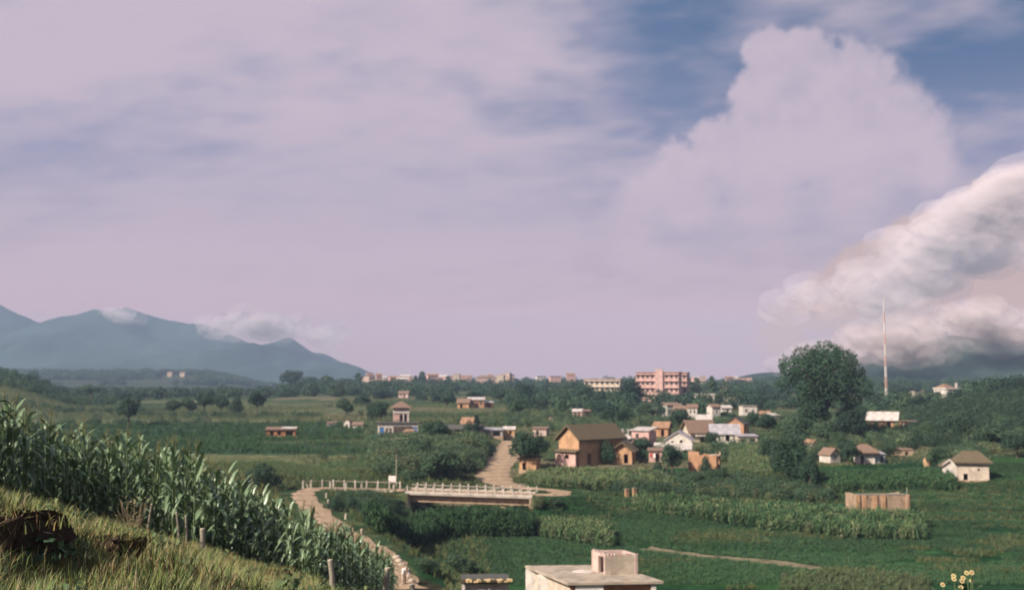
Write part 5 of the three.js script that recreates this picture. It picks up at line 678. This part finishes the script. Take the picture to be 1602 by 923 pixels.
const pathLine = pathPoints.map(([x, d]) => new THREE.Vector3(x, 0, -d));
function spread(name, label, category, geos, m, count, seed, where, size, tone = 0.3, tint) {
  const r = rng(seed), lists = geos.map(() => []); let tries = 0, made = 0;
  while (made < count && tries++ < count * 8) { const p = where(r); if (!p) continue; const [x, z] = p; if (!clear(x, z)) continue; lists[Math.floor(r() * geos.length)].push([x, height(x, z) - 0.04, z, r() * 6.283, size(r, x, z), (1 - tone / 2 + tone * r()) * (tint ? tint(x, -z) : 1), r()]); made++; }
  const root = new THREE.Group(); root.name = numbered(name); scene.add(root); tag(root, label, category, null, 'stuff');
  lists.forEach((L, k) => {
    if (!L.length) return; const o = shade(new THREE.InstancedMesh(geos[k], m, L.length)), M = new THREE.Matrix4(), q = new THREE.Quaternion(), up = new THREE.Vector3(0, 1, 0), c = new THREE.Color();
    L.forEach(([x, y, z, t, s, v, w], i) => { q.setFromAxisAngle(up, t); M.compose(new THREE.Vector3(x, y, z), q, new THREE.Vector3(s, s * (0.85 + 0.3 * w), s)); o.setMatrixAt(i, M); o.setColorAt(i, c.setRGB(v * (0.93 + 0.16 * w), v, v * (1.05 - 0.14 * w))); });
    o.name = 'growth'; o.userData.kind = 'stuff'; root.add(o);
  });
}
// a patch between places of the photograph: far edge and near edge as lists of [px, row]
function patch(top, bottom, from) { const a = top.map(([p, q]) => ground(p, q, from)), b = bottom.map(([p, q]) => ground(p, q, from)); return (r) => { const u = r() * (a.length - 1), U = u / (a.length - 1), rag = r() ** 2 * 0.16; const i = Math.floor(u) , f = u - i; const v = r(); if (Math.min(U, 1 - U, v * 0.6, (1 - v) * 0.6) < rag) return null; const A = a[i].clone().lerp(a[i + 1], f), B = b[i].clone().lerp(b[i + 1], f); A.lerp(B, v); return [A.x, A.z]; }; }
const within = (d0, d1, a0, a1, keep) => (r) => { const d = Math.sqrt(lerp(d0 * d0, d1 * d1, r())), x = lerp(a0, a1, r()) * d; return keep && !keep(x, d, r) ? null : [x, -d]; };
const scrub = [clump(301, 1.1, 420, 0.2, G.mid), clump(302, 1.0, 400, 0.19, G.dark), clump(303, 0.9, 380, 0.19, G.olive), clump(304, 1.2, 420, 0.21, G.light)];
const wood = [clump(311, 4, 420, 1.0, G.dark), clump(312, 3.6, 380, 0.95, G.mid), clump(313, 3.2, 340, 0.9, G.deep)];
const stalk = (seed, h, rgb) => {                        // a crop plant: stem and arching blades in few faces
  const r = rng(seed), pos = [], col = [], face = (a, b, c, k) => { pos.push(...a, ...b, ...c); for (let i = 0; i < 3; i++) col.push(rgb[0] * k, rgb[1] * k, rgb[2] * k); };
  for (let p = 0; p < 2; p++) {
    const ox = (r() - 0.5) * 0.7, oz = (r() - 0.5) * 0.7, H = h * (0.85 + 0.3 * r()); face([ox - 0.02, 0, oz], [ox + 0.02, 0, oz], [ox, H, oz], 1); face([ox, 0, oz - 0.02], [ox, 0, oz + 0.02], [ox, H, oz], 1);
    for (let k = 0; k < 8; k++) { const t = k * 3.14 + (r() - 0.5) * 1.8, c = Math.cos(t), s = Math.sin(t), y = H * (0.16 + 0.1 * k), L = 0.62 + 0.35 * r(), w = 0.055 + 0.02 * r(), up = 0.35 + 0.3 * r(), v = 0.8 + 0.4 * r(), P = (q, yy, e) => [ox + c * q * L - s * e, y + yy, oz + s * q * L + c * e], A = [P(0, 0, -w * 0.6), P(0, 0, w * 0.6)], B = [P(0.4, up, -w), P(0.4, up, w)], C = [P(0.75, up * 0.9, -w * 0.8), P(0.75, up * 0.9, w * 0.8)], D = P(1.0, up * 0.25, 0); face(A[0], B[0], B[1], v); face(A[0], B[1], A[1], v); face(B[0], C[0], C[1], v); face(B[0], C[1], B[1], v); face(C[0], D, C[1], v); }
  }
  const g = new THREE.BufferGeometry(); g.setAttribute('position', new THREE.Float32BufferAttribute(pos, 3)); g.setAttribute('color', new THREE.Float32BufferAttribute(col, 3)); g.computeVertexNormals(); return g;
};
const stand = [stalk(361, 2.1, [0.1, 0.15, 0.07]), stalk(362, 1.9, [0.08, 0.135, 0.06]), stalk(363, 2.2, [0.13, 0.155, 0.085])], darkStand = [stalk(364, 2.2, [0.045, 0.098, 0.046]), stalk(365, 2.1, [0.058, 0.112, 0.052])];
const crop = [tuft(321, 9, 2.4, 0.35, 0.1, [0.115, 0.15, 0.07]), tuft(322, 9, 2.2, 0.4, 0.1, [0.085, 0.135, 0.06]), tuft(323, 8, 2.5, 0.3, 0.11, [0.14, 0.155, 0.085])], darkCrop = [tuft(324, 10, 2.5, 0.4, 0.13, [0.04, 0.088, 0.042]), tuft(325, 10, 2.4, 0.4, 0.13, [0.055, 0.105, 0.048])];
const grass = [tuft(331, 14, 0.5, 0.5, 0.018, [0.16, 0.185, 0.075]), tuft(332, 14, 0.42, 0.7, 0.018, [0.11, 0.155, 0.06]), tuft(333, 12, 0.5, 0.6, 0.016, [0.23, 0.195, 0.1])], rice = [tuft(341, 12, 0.5, 0.45, 0.05, [0.03, 0.074, 0.034]), tuft(342, 12, 0.45, 0.5, 0.05, [0.048, 0.096, 0.042])], weeds = [tuft(351, 10, 0.8, 0.5, 0.05, [0.1, 0.12, 0.055]), tuft(352, 10, 0.7, 0.6, 0.05, [0.06, 0.1, 0.045])];
spread('tall_crop', 'dense dark tall crop standing in front of the bridge', 'crop', darkStand, dullLeafMat, 2600, 1, patch([[560, 824], [700, 824], [838, 824]], [[585, 841], [700, 845], [842, 843]]), (r) => 0.72 + 0.22 * r(), 0.3, () => 0.62);
spread('tall_crop', 'pale tall crop between the dark crop and the terraces', 'crop', [...stand, darkStand[1]], dullLeafMat, 1100, 2, patch([[838, 826], [955, 836]], [[842, 842], [965, 860]]), (r) => 0.5 + 0.25 * r());
spread('tall_crop', 'broad strip of maize below the roofless stone building', 'crop', [...stand, ...darkStand], dullLeafMat, 4200, 3, patch([[985, 790], [1150, 798], [1325, 812], [1450, 818]], [[1010, 804], [1160, 826], [1300, 844], [1450, 848]]), (r) => 0.48 + 0.32 * r(), 0.6);
spread('tall_crop', 'sloping field of pale crop below the thatched farmhouse', 'crop', stand, dullLeafMat, 3000, 4, patch([[822, 752], [900, 742], [1040, 750]], [[850, 766], [940, 770], [1060, 770]]), (r) => 0.5 + 0.25 * r());
spread('tall_crop', 'terrace of pale crop right of the roofless brick house', 'crop', stand, dullLeafMat, 2200, 5, patch([[1140, 706], [1190, 704]], [[1142, 752], [1215, 756]]), (r) => 0.4 + 0.25 * r());
spread('tall_crop', 'band of crop across the right bank below the white huts', 'crop', [stand[1], ...darkStand], dullLeafMat, 3200, 6, patch([[1290, 752], [1400, 748], [1490, 752]], [[1290, 774], [1400, 768], [1500, 768]]), (r) => 0.42 + 0.25 * r());
spread('tall_crop', 'pale grassy crop along the bottom right of the valley', 'crop', [stand[0], stand[2]], dullLeafMat, 1200, 7, patch([[1225, 906], [1330, 898], [1450, 908]], [[1215, 935], [1330, 940], [1480, 945]], 60), (r) => 0.22 + 0.22 * r(), 0.3, () => 0.7);
spread('field_crop', 'bands of dark crop over the left fields', 'crop', darkCrop, dullLeafMat, 9000, 8, within(198, 300, -0.47, -0.13, (x, d) => fbm(x * 0.03, d * 0.06, 3, 131) > 0.42), (r) => 0.22 + 0.3 * r());
spread('field_crop', 'pale crop on the upper left fields', 'crop', crop, dullLeafMat, 8000, 9, within(300, 430, -0.47, -0.17, (x, d) => fbm(x * 0.02, d * 0.05, 3, 132) > 0.45), (r) => 0.25 + 0.25 * r());
spread('field_crop', 'pale olive crop on the terrace left of the road bend', 'crop', [crop[0], crop[1]], dullLeafMat, 3500, 10, patch([[300, 726], [430, 722], [560, 745]], [[300, 750], [440, 748], [570, 756]]), (r) => 0.25 + 0.2 * r());
spread('field_crop', 'low crop on the fields between the left houses and the crest', 'crop', crop, dullLeafMat, 10000, 12, within(230, 560, -0.16, 0.06, (x, d) => fbm(x * 0.02, d * 0.05, 3, 133) > 0.44), (r) => 0.2 + 0.25 * r());
spread('rice', 'bright green young rice on the valley floor', 'rice', rice, leafMat, 52000, 13, within(100, 172, -0.1, 0.56, (x, d) => nearLine(pathLine, x, -d)[0] > 1.2 && fbm(x * 0.12, d * 0.25, 2, 77) > 0.25 && Math.abs(valley(x, d + 0.3) - valley(x, d - 0.3)) / 0.6 < 0.2 && !(Math.abs(x + 6) < 9 && d > 140)), (r) => 0.6 + 0.5 * r(), 0.3, (x, d) => 0.85 + 0.75 * hash(Math.round(valley(x, d) / 0.42), Math.floor(x / 17), 61));
spread('weeds', 'rough grass and weeds on banks and bunds of the valley', 'grass', weeds, dullLeafMat, 16000, 14, within(96, 178, -0.15, 0.56, (x, d) => { const s = Math.abs(valley(x, d + 0.4) - valley(x, d - 0.4)) / 0.8; return s > 0.26 || fbm(x * 0.09, d * 0.16, 3, 78) > 0.7; }), (r) => 0.35 + 0.5 * r());
spread('weeds', 'rough grass along the road and the near foot of the slope', 'grass', weeds, dullLeafMat, 9000, 15, within(78, 178, -0.3, -0.02, (x, d) => nearSlope(x, d) < valley(x, d) + 4), (r) => 0.5 + 0.7 * r());
spread('weeds', 'rough grass on the terraces between the village houses', 'grass', weeds, dullLeafMat, 15000, 28, within(176, 345, -0.2, 0.52), (r) => 0.5 + 0.6 * r());
spread('undergrowth', 'tangled green scrub between the village houses', 'undergrowth', scrub, leafMat, 3400, 16, within(182, 330, -0.13, 0.47, (x, d, r) => fbm(x * 0.045, d * 0.035, 3, 91) + 0.1 * r() > 0.6 - 0.11 * sm(0.14, 0.26, x / d)), (r) => 0.7 + 0.9 * r() * r());
spread('undergrowth', 'scrub covering the bank left of the climbing road', 'undergrowth', scrub, leafMat, 2600, 17, patch([[575, 690], [660, 690], [760, 690]], [[590, 745], [690, 752], [755, 735]]), (r) => 0.6 + 0.8 * r());
spread('undergrowth', 'dark scrub on the banks inside the road bend', 'undergrowth', [scrub[1], scrub[0]], leafMat, 420, 18, patch([[505, 778], [640, 776]], [[560, 812], [650, 800]]), (r) => 0.28 + 0.34 * r());
spread('undergrowth', 'low bushes along the terrace edges on the right', 'undergrowth', [scrub[0], scrub[1], scrub[2]], leafMat, 1500, 19, patch([[960, 748], [1130, 752], [1300, 764]], [[960, 772], [1130, 778], [1300, 790]]), (r) => 0.5 + 0.6 * r());
spread('undergrowth', 'thicket covering the right hand slope', 'undergrowth', [scrub[0], scrub[1], scrub[1]], leafMat, 2400, 20, within(200, 330, 0.36, 0.55), (r) => 0.8 + 1.0 * r(), 0.5, () => 0.7);
spread('undergrowth', 'hedges and bushes scattered over the left fields', 'undergrowth', [scrub[0], scrub[1]], leafMat, 420, 21, within(185, 420, -0.5, -0.1, (x, d, r) => fbm(x * 0.02, d * 0.06, 3, 93) > 0.62), (r) => 0.5 + 0.8 * r());
spread('distant_wood', 'far wood on the low blue ridge at the left', 'wood', wood, leafMat, 3000, 22, within(1450, 2000, -0.56, -0.2, (x, d) => fbm(x * 0.006, d * 0.006, 3, 94) > 0.42), (r) => 1.0 + 0.9 * r());
spread('distant_wood', 'trees massed along the far crest behind the village', 'wood', wood, leafMat, 1800, 23, within(560, 1120, -0.21, 0.56, (x, d) => fbm(x * 0.012, d * 0.012, 3, 95) > 0.46), (r) => 0.6 + 0.7 * r());
spread('distant_wood', 'trees massed on the slope below the hospital', 'wood', wood, leafMat, 300, 24, within(340, 540, 0.0, 0.5, (x, d) => fbm(x * 0.02, d * 0.02, 3, 96) > 0.44), (r) => 0.55 + 0.6 * r());
spread('undergrowth', 'dark scrub and small trees over the slope at the left edge', 'undergrowth', [scrub[0], scrub[1]], leafMat, 900, 27, within(420, 640, -0.56, -0.36, (x, d, r) => fbm(x * 0.03, d * 0.03, 3, 151) + 0.2 * r() > 0.5), (r) => 0.9 + 1.5 * r());
spread('distant_wood', 'scattered trees over the far fields on the left', 'wood', wood, leafMat, 800, 25, within(520, 1300, -0.56, -0.2, (x, d) => fbm(x * 0.01, d * 0.02, 3, 97) > 0.58), (r) => 0.5 + 0.6 * r());

// ---------- the near slope: maize, grass, clods ----------
function maizeLeaf(seed, len, wid, rise, fall) {       // a long blade that rises and arches over, folded along its rib
  const r = rng(seed), n = 7, pos = [], col = [], idx = [], base = [0.14, 0.22, 0.12];
  for (let i = 0; i <= n; i++) { const t = i / n, x = len * (t * (0.75 - 0.18 * t)), y = len * (rise * t - fall * t * t), w = wid * Math.sin(Math.min(1, 0.25 + t * 1.6) * Math.PI / 2) * (1 - t ** 2.2) + 0.003, tw = (r() - 0.5) * 0.03; pos.push(x, y + 0.25 * w, -w / 2 + tw, x, y - 0.06 * w, tw, x, y + 0.25 * w, w / 2 + tw); const c = 0.9 + 0.25 * r(), dry = t > 0.85 ? 1.35 : 1; col.push(base[0] * c * dry, base[1] * c, base[2] * c, base[0] * 1.5, base[1] * 1.35, base[2] * 1.4, base[0] * c * dry, base[1] * c, base[2] * c); if (i) { const o = i * 3; idx.push(o - 3, o - 2, o, o - 2, o + 1, o, o - 2, o - 1, o + 1, o - 1, o + 2, o + 1); } }
  const g = new THREE.BufferGeometry(); g.setAttribute('position', new THREE.Float32BufferAttribute(pos, 3)); g.setAttribute('color', new THREE.Float32BufferAttribute(col, 3)); g.setIndex(idx); g.computeVertexNormals(); return g;
}
const maizeMat = new THREE.MeshPhysicalMaterial({ specularIntensity: 0.8, transmission: 0.3, thickness: 0, vertexColors: true, roughness: 0.34, side: THREE.DoubleSide }), stemMat = mat([0.085, 0.12, 0.05], 0.6), tasselMat = mat([0.16, 0.16, 0.075], 0.9);
const blades = [maizeLeaf(401, 0.72, 0.11, 0.9, 0.65), maizeLeaf(402, 0.8, 0.115, 1.1, 1.0), maizeLeaf(403, 0.68, 0.1, 0.75, 0.95), maizeLeaf(404, 0.64, 0.1, 1.3, 0.6), maizeLeaf(405, 0.76, 0.115, 0.95, 1.25)];
const stemGeo = new THREE.CylinderGeometry(0.011, 0.02, 2.05, 6, 1).translate(0, 0.985, 0), tasselGeo = (() => { const l = [], r = rng(406); for (let k = 0; k < 5; k++) { const c = new THREE.CylinderGeometry(0.004, 0.007, k ? 0.15 : 0.24, 4, 1); c.translate(0, k ? 0.075 : 0.12, 0); if (k) { c.rotateZ(0.45 + 0.3 * r()); c.rotateY(k * 1.05); c.translate(0, 0.04 * (k % 3), 0); } l.push(c); } return joined(l).translate(0, 2.0, 0); })();
const maizeKinds = [0, 1, 2, 3, 4].map((v) => {
  const r = rng(420 + v), g = new THREE.Group(); part(g, 'stem', stemGeo, stemMat); part(g, 'tassel', tasselGeo, tasselMat);
  for (let k = 0; k < 10; k++) { const b = part(g, 'leaf', blades[Math.floor(r() * 5)], maizeMat); b.position.y = 0.28 + k * 0.175; b.rotation.set(0, k * Math.PI + (r() - 0.5) * 1.9, (r() - 0.35) * 0.5); const s = (k < 2 ? 0.75 : k > 8 ? 0.7 : 1) * (0.85 + 0.3 * r()); b.scale.set(s, s * (0.8 + 0.4 * r()), s * 1.15); }
  return g;
});
function merged(g) { g.updateMatrixWorld(true); const out = []; g.traverse((o) => { if (!o.isMesh) return; let q = o.geometry.index ? o.geometry.toNonIndexed() : o.geometry.clone(); q.deleteAttribute('uv'); if (!q.attributes.color) { const c = o.material.color, n = q.attributes.position.count; q.setAttribute('color', new THREE.Float32BufferAttribute(new Float32Array(n * 3).map((_, i) => [c.r, c.g, c.b][i % 3]), 3)); } out.push(q.applyMatrix4(o.matrixWorld)); }); return mergeGeometries(out); }
{
  const plants = [], r = rng(430);
  for (let d = 20; d < 78; d += 0.42) for (let x = -0.56 * d; x < -0.1 * d; x += 0.5) {
    const X = x + (r() - 0.5) * 0.34, D = d + (r() - 0.5) * 0.34, a = X / D, front = maizeFront(a); if (D < front || D > front + 26 || a > -0.106 || r() < 0.1) continue;
    if (D > front + 4 && r() < 0.25) continue; plants.push([X, D, D - front, (1.0 + 0.46 * r()) * (1 - 0.27 * sm(340, 500, 801 + a * FOCAL)), r() * 6.283, Math.floor(r() * 5), r()]);
  }
  const inView = (p) => p[0] / p[1] > -0.49; plants.sort((p, q) => (inView(q) - inView(p)) || (p[2] * 3 + p[1] * 0.6) - (q[2] * 3 + q[1] * 0.6));
  plants.slice(0, 300).forEach(([x, d, f, s, t, k, w]) => { const g = maizeKinds[k].clone(); g.name = numbered('maize_plant'); g.position.set(x, height(x, -d) - 0.03, -d); g.rotation.set((w - 0.5) * 0.16, t, (0.5 - w) * 0.12); g.scale.setScalar(s); scene.add(g); g.userData = {}; const px = 801 + x / d * FOCAL, zone = px < 60 ? 'at the left edge of the view' : px < 150 ? 'above the cut earth bank' : px < 240 ? 'behind the earth lump and dry shrub' : px < 340 ? 'behind the thin stakes and grey post' : px < 430 ? 'just right of the grey post' : px < 530 ? 'above the small earth lump' : 'at the right end of the field'; tag(g, `${s > 1.3 ? 'tall' : s < 1.12 ? 'short' : 'middling'} maize plant ${f < 0.8 ? 'in the outermost row' : f < 1.8 ? 'in the second row' : 'behind the front rows'} ${zone}`, 'maize plant', 'maize plants at the near edge of the sloping field'); });
  const whole = maizeKinds.map(merged), rest = plants.slice(300);
  const field = new THREE.Group(); field.name = 'maize_field'; scene.add(field); tag(field, 'maize standing behind the front rows on the near slope', 'maize field', null, 'stuff');
  whole.forEach((geo, k) => { const L = rest.filter((p) => p[5] === k), o = shade(new THREE.InstancedMesh(geo, maizeMat, L.length)), M = new THREE.Matrix4(), c = new THREE.Color(); L.forEach(([x, d, , s, t, , w], i) => { M.compose(new THREE.Vector3(x, height(x, -d) - 0.03, -d), new THREE.Quaternion().setFromEuler(new THREE.Euler((w - 0.5) * 0.16, t, (0.5 - w) * 0.12)), new THREE.Vector3(s, s, s)); o.setMatrixAt(i, M); const v = 0.82 + 0.36 * w; o.setColorAt(i, c.setRGB(v, v, v)); }); o.name = 'growth'; o.userData.kind = 'stuff'; field.add(o); });
}
// clods of earth with turf on top
function clod(px, d, w, h, dp, label, seed, turn) {
  const at = spot(px, d); houses.push([at.x + 0.08, at.z + 0.1, w * 0.5]); const g = thing('earth_bank', label, 'earth bank', at, turn), q = new THREE.BoxGeometry(w, h + 0.8, dp, 26, 22, 20), p = q.attributes.position, soil = mat([0.075, 0.05, 0.033], 1, { map: grainGround, bumpMap: grainFine, bumpScale: 0.05 });
  for (let i = 0; i < p.count; i++) { let x = p.getX(i) / w, y = p.getY(i) / (h + 0.8) + 0.5, z = p.getZ(i) / dp; const c = 0.7 + 0.3 * y, e = 1 - 0.5 * (Math.abs(x) ** 3 + Math.abs(z) ** 3), n = fbm(x * 5 + seed, y * 4 + z * 5, 4, seed) - 0.5, m = fbm(z * 9 - seed, x * 9 + y * 7, 3, seed + 4) - 0.5; p.setXYZ(i, w * (x / (0.85 + 0.15 * c) * (1.06 - 0.1 * y) + n * 0.42), (h + 0.8) * y - 0.25 * h * (1 - e) * y - 0.8 + n * 0.22, dp * (z * (1.1 - 0.15 * y) + m * 0.42)); }
  q.computeVertexNormals(); metres(q, 1.4); part(g, 'earth', q, soil);
  const r = rng(seed), list = []; for (let k = 0; k < 70; k++) { const t = tuft(seed + k, 6, 0.14 + 0.14 * r(), 0.9, 0.014, r() < 0.4 ? [0.2, 0.155, 0.075] : [0.13, 0.15, 0.055]); const x = (r() - 0.5) * w * 1.0, z = (r() - 0.5) * dp * 1.0; t.translate(x, h * (1 - 0.18 * ((2 * x / w) ** 4 + (2 * z / dp) ** 4)) - 0.09, z); list.push(t); }
  const turf = part(g, 'turf', mergeGeometries(list), dullLeafMat, 'dry grass turf on top'); turf.userData.kind = 'stuff';
}
clod(22, 11.3, 0.66, 0.2, 1.0, 'dark cut earth bank topped with grass at the left edge', 510, -0.5);
clod(182, 13.6, 0.62, 0.24, 0.6, 'dark lump of earth with grassy top in the middle of the near slope', 520, -0.35);
clod(437, 26, 0.6, 0.3, 0.5, 'small dark earth lump at the bottom edge below the maize', 530, 0.2);
spread('grass', 'long sunlit grass on the near slope before the maize', 'grass', grass, dullLeafMat, 24000, 26, within(5, 46, -0.58, -0.08, (x, d) => d < maizeFront(x / d) + 1.2), (r, x, z) => 0.22 + 0.3 * r() + 0.45 * sm(0.45, 0.7, fbm(x * 0.9, z * 0.9, 3, 141)), 0.4, (x, d) => 0.75 + 0.6 * fbm(x * 0.6 + 5, d * 0.6, 3, 142));
spread('weeds', 'broad leaved weeds among the grass of the near slope', 'weeds', [clump(371, 0.16, 70, 0.07, G.mid), clump(372, 0.2, 80, 0.08, G.light)], leafMat, 420, 29, within(7, 36, -0.5, -0.1, (x, d) => d < maizeFront(x / d) + 0.5 && fbm(x * 0.7, d * 0.7, 2, 161) > 0.52), (r) => 0.6 + 0.9 * r());
// dry shrub, flowering bush
{
  const at = spot(214, 26), g = thing('dry_shrub', 'dry twiggy grey shrub at the edge of the maize', 'shrub', at), r = rng(61), tw = []; for (let k = 0; k < 34; k++) { const t = r() * 6.28, a = 0.15 + 0.35 * r(), b = new THREE.Vector3(Math.cos(t) * a, 0.4 + 0.7 * r(), Math.sin(t) * a); limb(new THREE.Vector3(0, -0.1, 0), b, 0.012, 0.004, new THREE.Vector3((r() - 0.5) * 0.2, 0.1, (r() - 0.5) * 0.2), tw, 4); } part(g, 'twigs', joined(tw), mat([0.26, 0.2, 0.13], 1));
  const s = new Sprays(62); for (let k = 0; k < 160; k++) { const t = s.r() * 6.28, a = 0.45 * s.r(); s.leaf(new THREE.Vector3(Math.cos(t) * a, 0.35 + 0.75 * s.r(), Math.sin(t) * a), new THREE.Vector3(s.r() - 0.5, 0.6, s.r() - 0.5).normalize(), 0.1, 0.04, [0.17, 0.15, 0.085]); } part(g, 'leaves', s.build(), dullLeafMat);
}
{
  const d = 11.5, at = spot(1500, d), g = thing('flowering_bush', 'yellow flowering bush poking up at the bottom right corner', 'bush', at), r = rng(71), stems = [], s = new Sprays(72), petals = [], hearts = []; const top = (px, row) => { const [sx, sy] = sight(px, row); return new THREE.Vector3(sx * d - at.x, EYE + sy * d - at.y, (r() - 0.5) * 0.2); };
  const heads = [[1490, 905], [1497, 903], [1512, 896], [1519, 895], [1506, 909], [1512, 906], [1525, 911], [1502, 918], [1478, 916]].map(([a, b]) => top(a, b)), tip = top(1521, 879); heads.forEach((h) => limb(new THREE.Vector3((r() - 0.5) * 0.3, -0.1, (r() - 0.5) * 0.3), h, 0.016, 0.005, new THREE.Vector3((r() - 0.5) * 0.2, 0.2, 0), stems, 5)); limb(new THREE.Vector3(0, -0.1, 0), tip, 0.014, 0.004, new THREE.Vector3(0.1, 0.1, 0), stems, 5); part(g, 'stems', joined(stems), mat([0.07, 0.1, 0.045], 0.8));
  for (const h of heads) for (let k = 0; k < 26; k++) s.leaf(new THREE.Vector3(h.x + (r() - 0.5) * 0.26, h.y - 0.1 - r() * 0.9, h.z + (r() - 0.5) * 0.3), new THREE.Vector3(r() - 0.5, 0.7, r() - 0.5).normalize(), 0.13, 0.07, [0.045, 0.08, 0.035]); part(g, 'leaves', s.build(), leafMat);
  for (const h of heads) { const f = new THREE.Group(); f.name = 'flower'; f.position.copy(h); f.rotation.set(0.9 + 0.5 * (r() - 0.5), r() * 3, 0.4 * (r() - 0.5)); g.add(f); const P = new Sprays(80); for (let k = 0; k < 11; k++) { const t = k / 11 * 6.283, dir = new THREE.Vector3(Math.cos(t), 0.12, Math.sin(t)); const q = dir.clone().multiplyScalar(0.02), side = new THREE.Vector3(-Math.sin(t), 0, Math.cos(t)).multiplyScalar(0.006), e = dir.clone().multiplyScalar(0.031); for (const v of [[q.clone().multiplyScalar(0.2), q.clone().add(side), e], [q.clone().multiplyScalar(0.2), e, q.clone().sub(side)]]) for (const w of v) { P.pos.push(w.x, w.y, w.z); P.nor.push(0, 1, 0); P.col.push(0.4, 0.32, 0.17); } } part(f, 'petals', P.build(), dullLeafMat); part(f, 'heart', new THREE.SphereGeometry(0.009, 8, 6), mat([0.25, 0.15, 0.04])); }
}

// ---------- clouds lying on the mountains: many rounded thin puffs, denser where they crowd ----------
function cloudBank(label, line, D, n, size, seed, rgb, opacity) {   // line: [px, row, spread, weight] along the mountain
  const r = rng(seed), list = [], m = new THREE.MeshPhysicalMaterial({ color: new THREE.Color().setRGB(...rgb), roughness: 1, specularIntensity: 0, transparent: true, opacity, side: THREE.DoubleSide, depthWrite: false }), [ox, oy] = sight(line[0][0], line[0][1]), o = new THREE.Vector3(ox * D, EYE + oy * D, -D), tot = line.reduce((t, l) => t + l[3], 0);
  for (let i = 0; i < n; i++) {
    let u = r() * tot, k = 0; while (u > line[k][3]) u -= line[k++][3];
    const [px, row, wide, , tall] = line[k], g1 = () => (r() + r() + r() - 1.5) / 1.5, [sx, sy] = sight(px + g1() * wide, row + g1() * tall), dz = (r() - 0.5) * D * 0.1, q = new THREE.IcosahedronGeometry(1, 6), p = q.attributes.position, R = size * (0.55 + 0.75 * r()) * D / FOCAL;
    for (let j = 0; j < p.count; j++) { const X = p.getX(j), Y = p.getY(j), Z = p.getZ(j), w = 0.78 + 0.44 * fbm(X * 1.3 + i * 3.7, Y * 1.3 + Z * 1.1, 2, seed); p.setXYZ(j, sx * D - o.x + X * R * 1.25 * w, EYE + sy * D - o.y + Y * R * 0.8 * w, dz + Z * R * w); }
    q.deleteAttribute('uv'); q.computeVertexNormals(); list.push(q);
  }
  const g = thing('cloud', label, 'cloud', o); part(g, 'vapour', mergeGeometries(list), m);
}
const vapour = [0.6, 0.525, 0.55];
cloudBank('white cloud lying over the saddle of the left mountain', [[395, 508, 60, 3, 20], [350, 514, 34, 1.2, 10], [440, 515, 34, 1.2, 14], [480, 525, 50, 0.8, 14]], 3300, 46, 20, 601, vapour, 0.1);
cloudBank('small white cloud on the summit of the left mountain', [[172, 490, 26, 1, 9], [192, 495, 14, 0.5, 6]], 3350, 16, 10, 611, vapour, 0.12);
cloudBank('great billowing cloud bank rising at the right edge of the sky', [[1600, 300, 50, 2, 30], [1535, 330, 56, 2, 32], [1455, 372, 50, 1.7, 32], [1550, 395, 70, 2.2, 40], [1445, 425, 66, 1.6, 34], [1350, 440, 60, 1.1, 28], [1290, 455, 60, 0.9, 26], [1240, 480, 60, 0.5, 20], [1400, 470, 80, 1.0, 30], [1650, 350, 60, 2, 60]], 2600, 135, 37, 641, [0.72, 0.635, 0.665], 0.1);
cloudBank('grey cloud hanging on the dark mountain right of the mast', [[1420, 545, 44, 2.2, 26], [1370, 535, 60, 1.8, 26], [1300, 562, 80, 1.6, 20], [1440, 515, 50, 1.2, 24]], 1180, 64, 27, 621, vapour, 0.1);
cloudBank('grey cloud over the dark mountain at the right edge', [[1570, 525, 60, 2.4, 26], [1650, 520, 70, 1.6, 30], [1525, 500, 44, 1.2, 22]], 1180, 56, 28, 631, vapour, 0.1);
renderer.render(scene, camera);
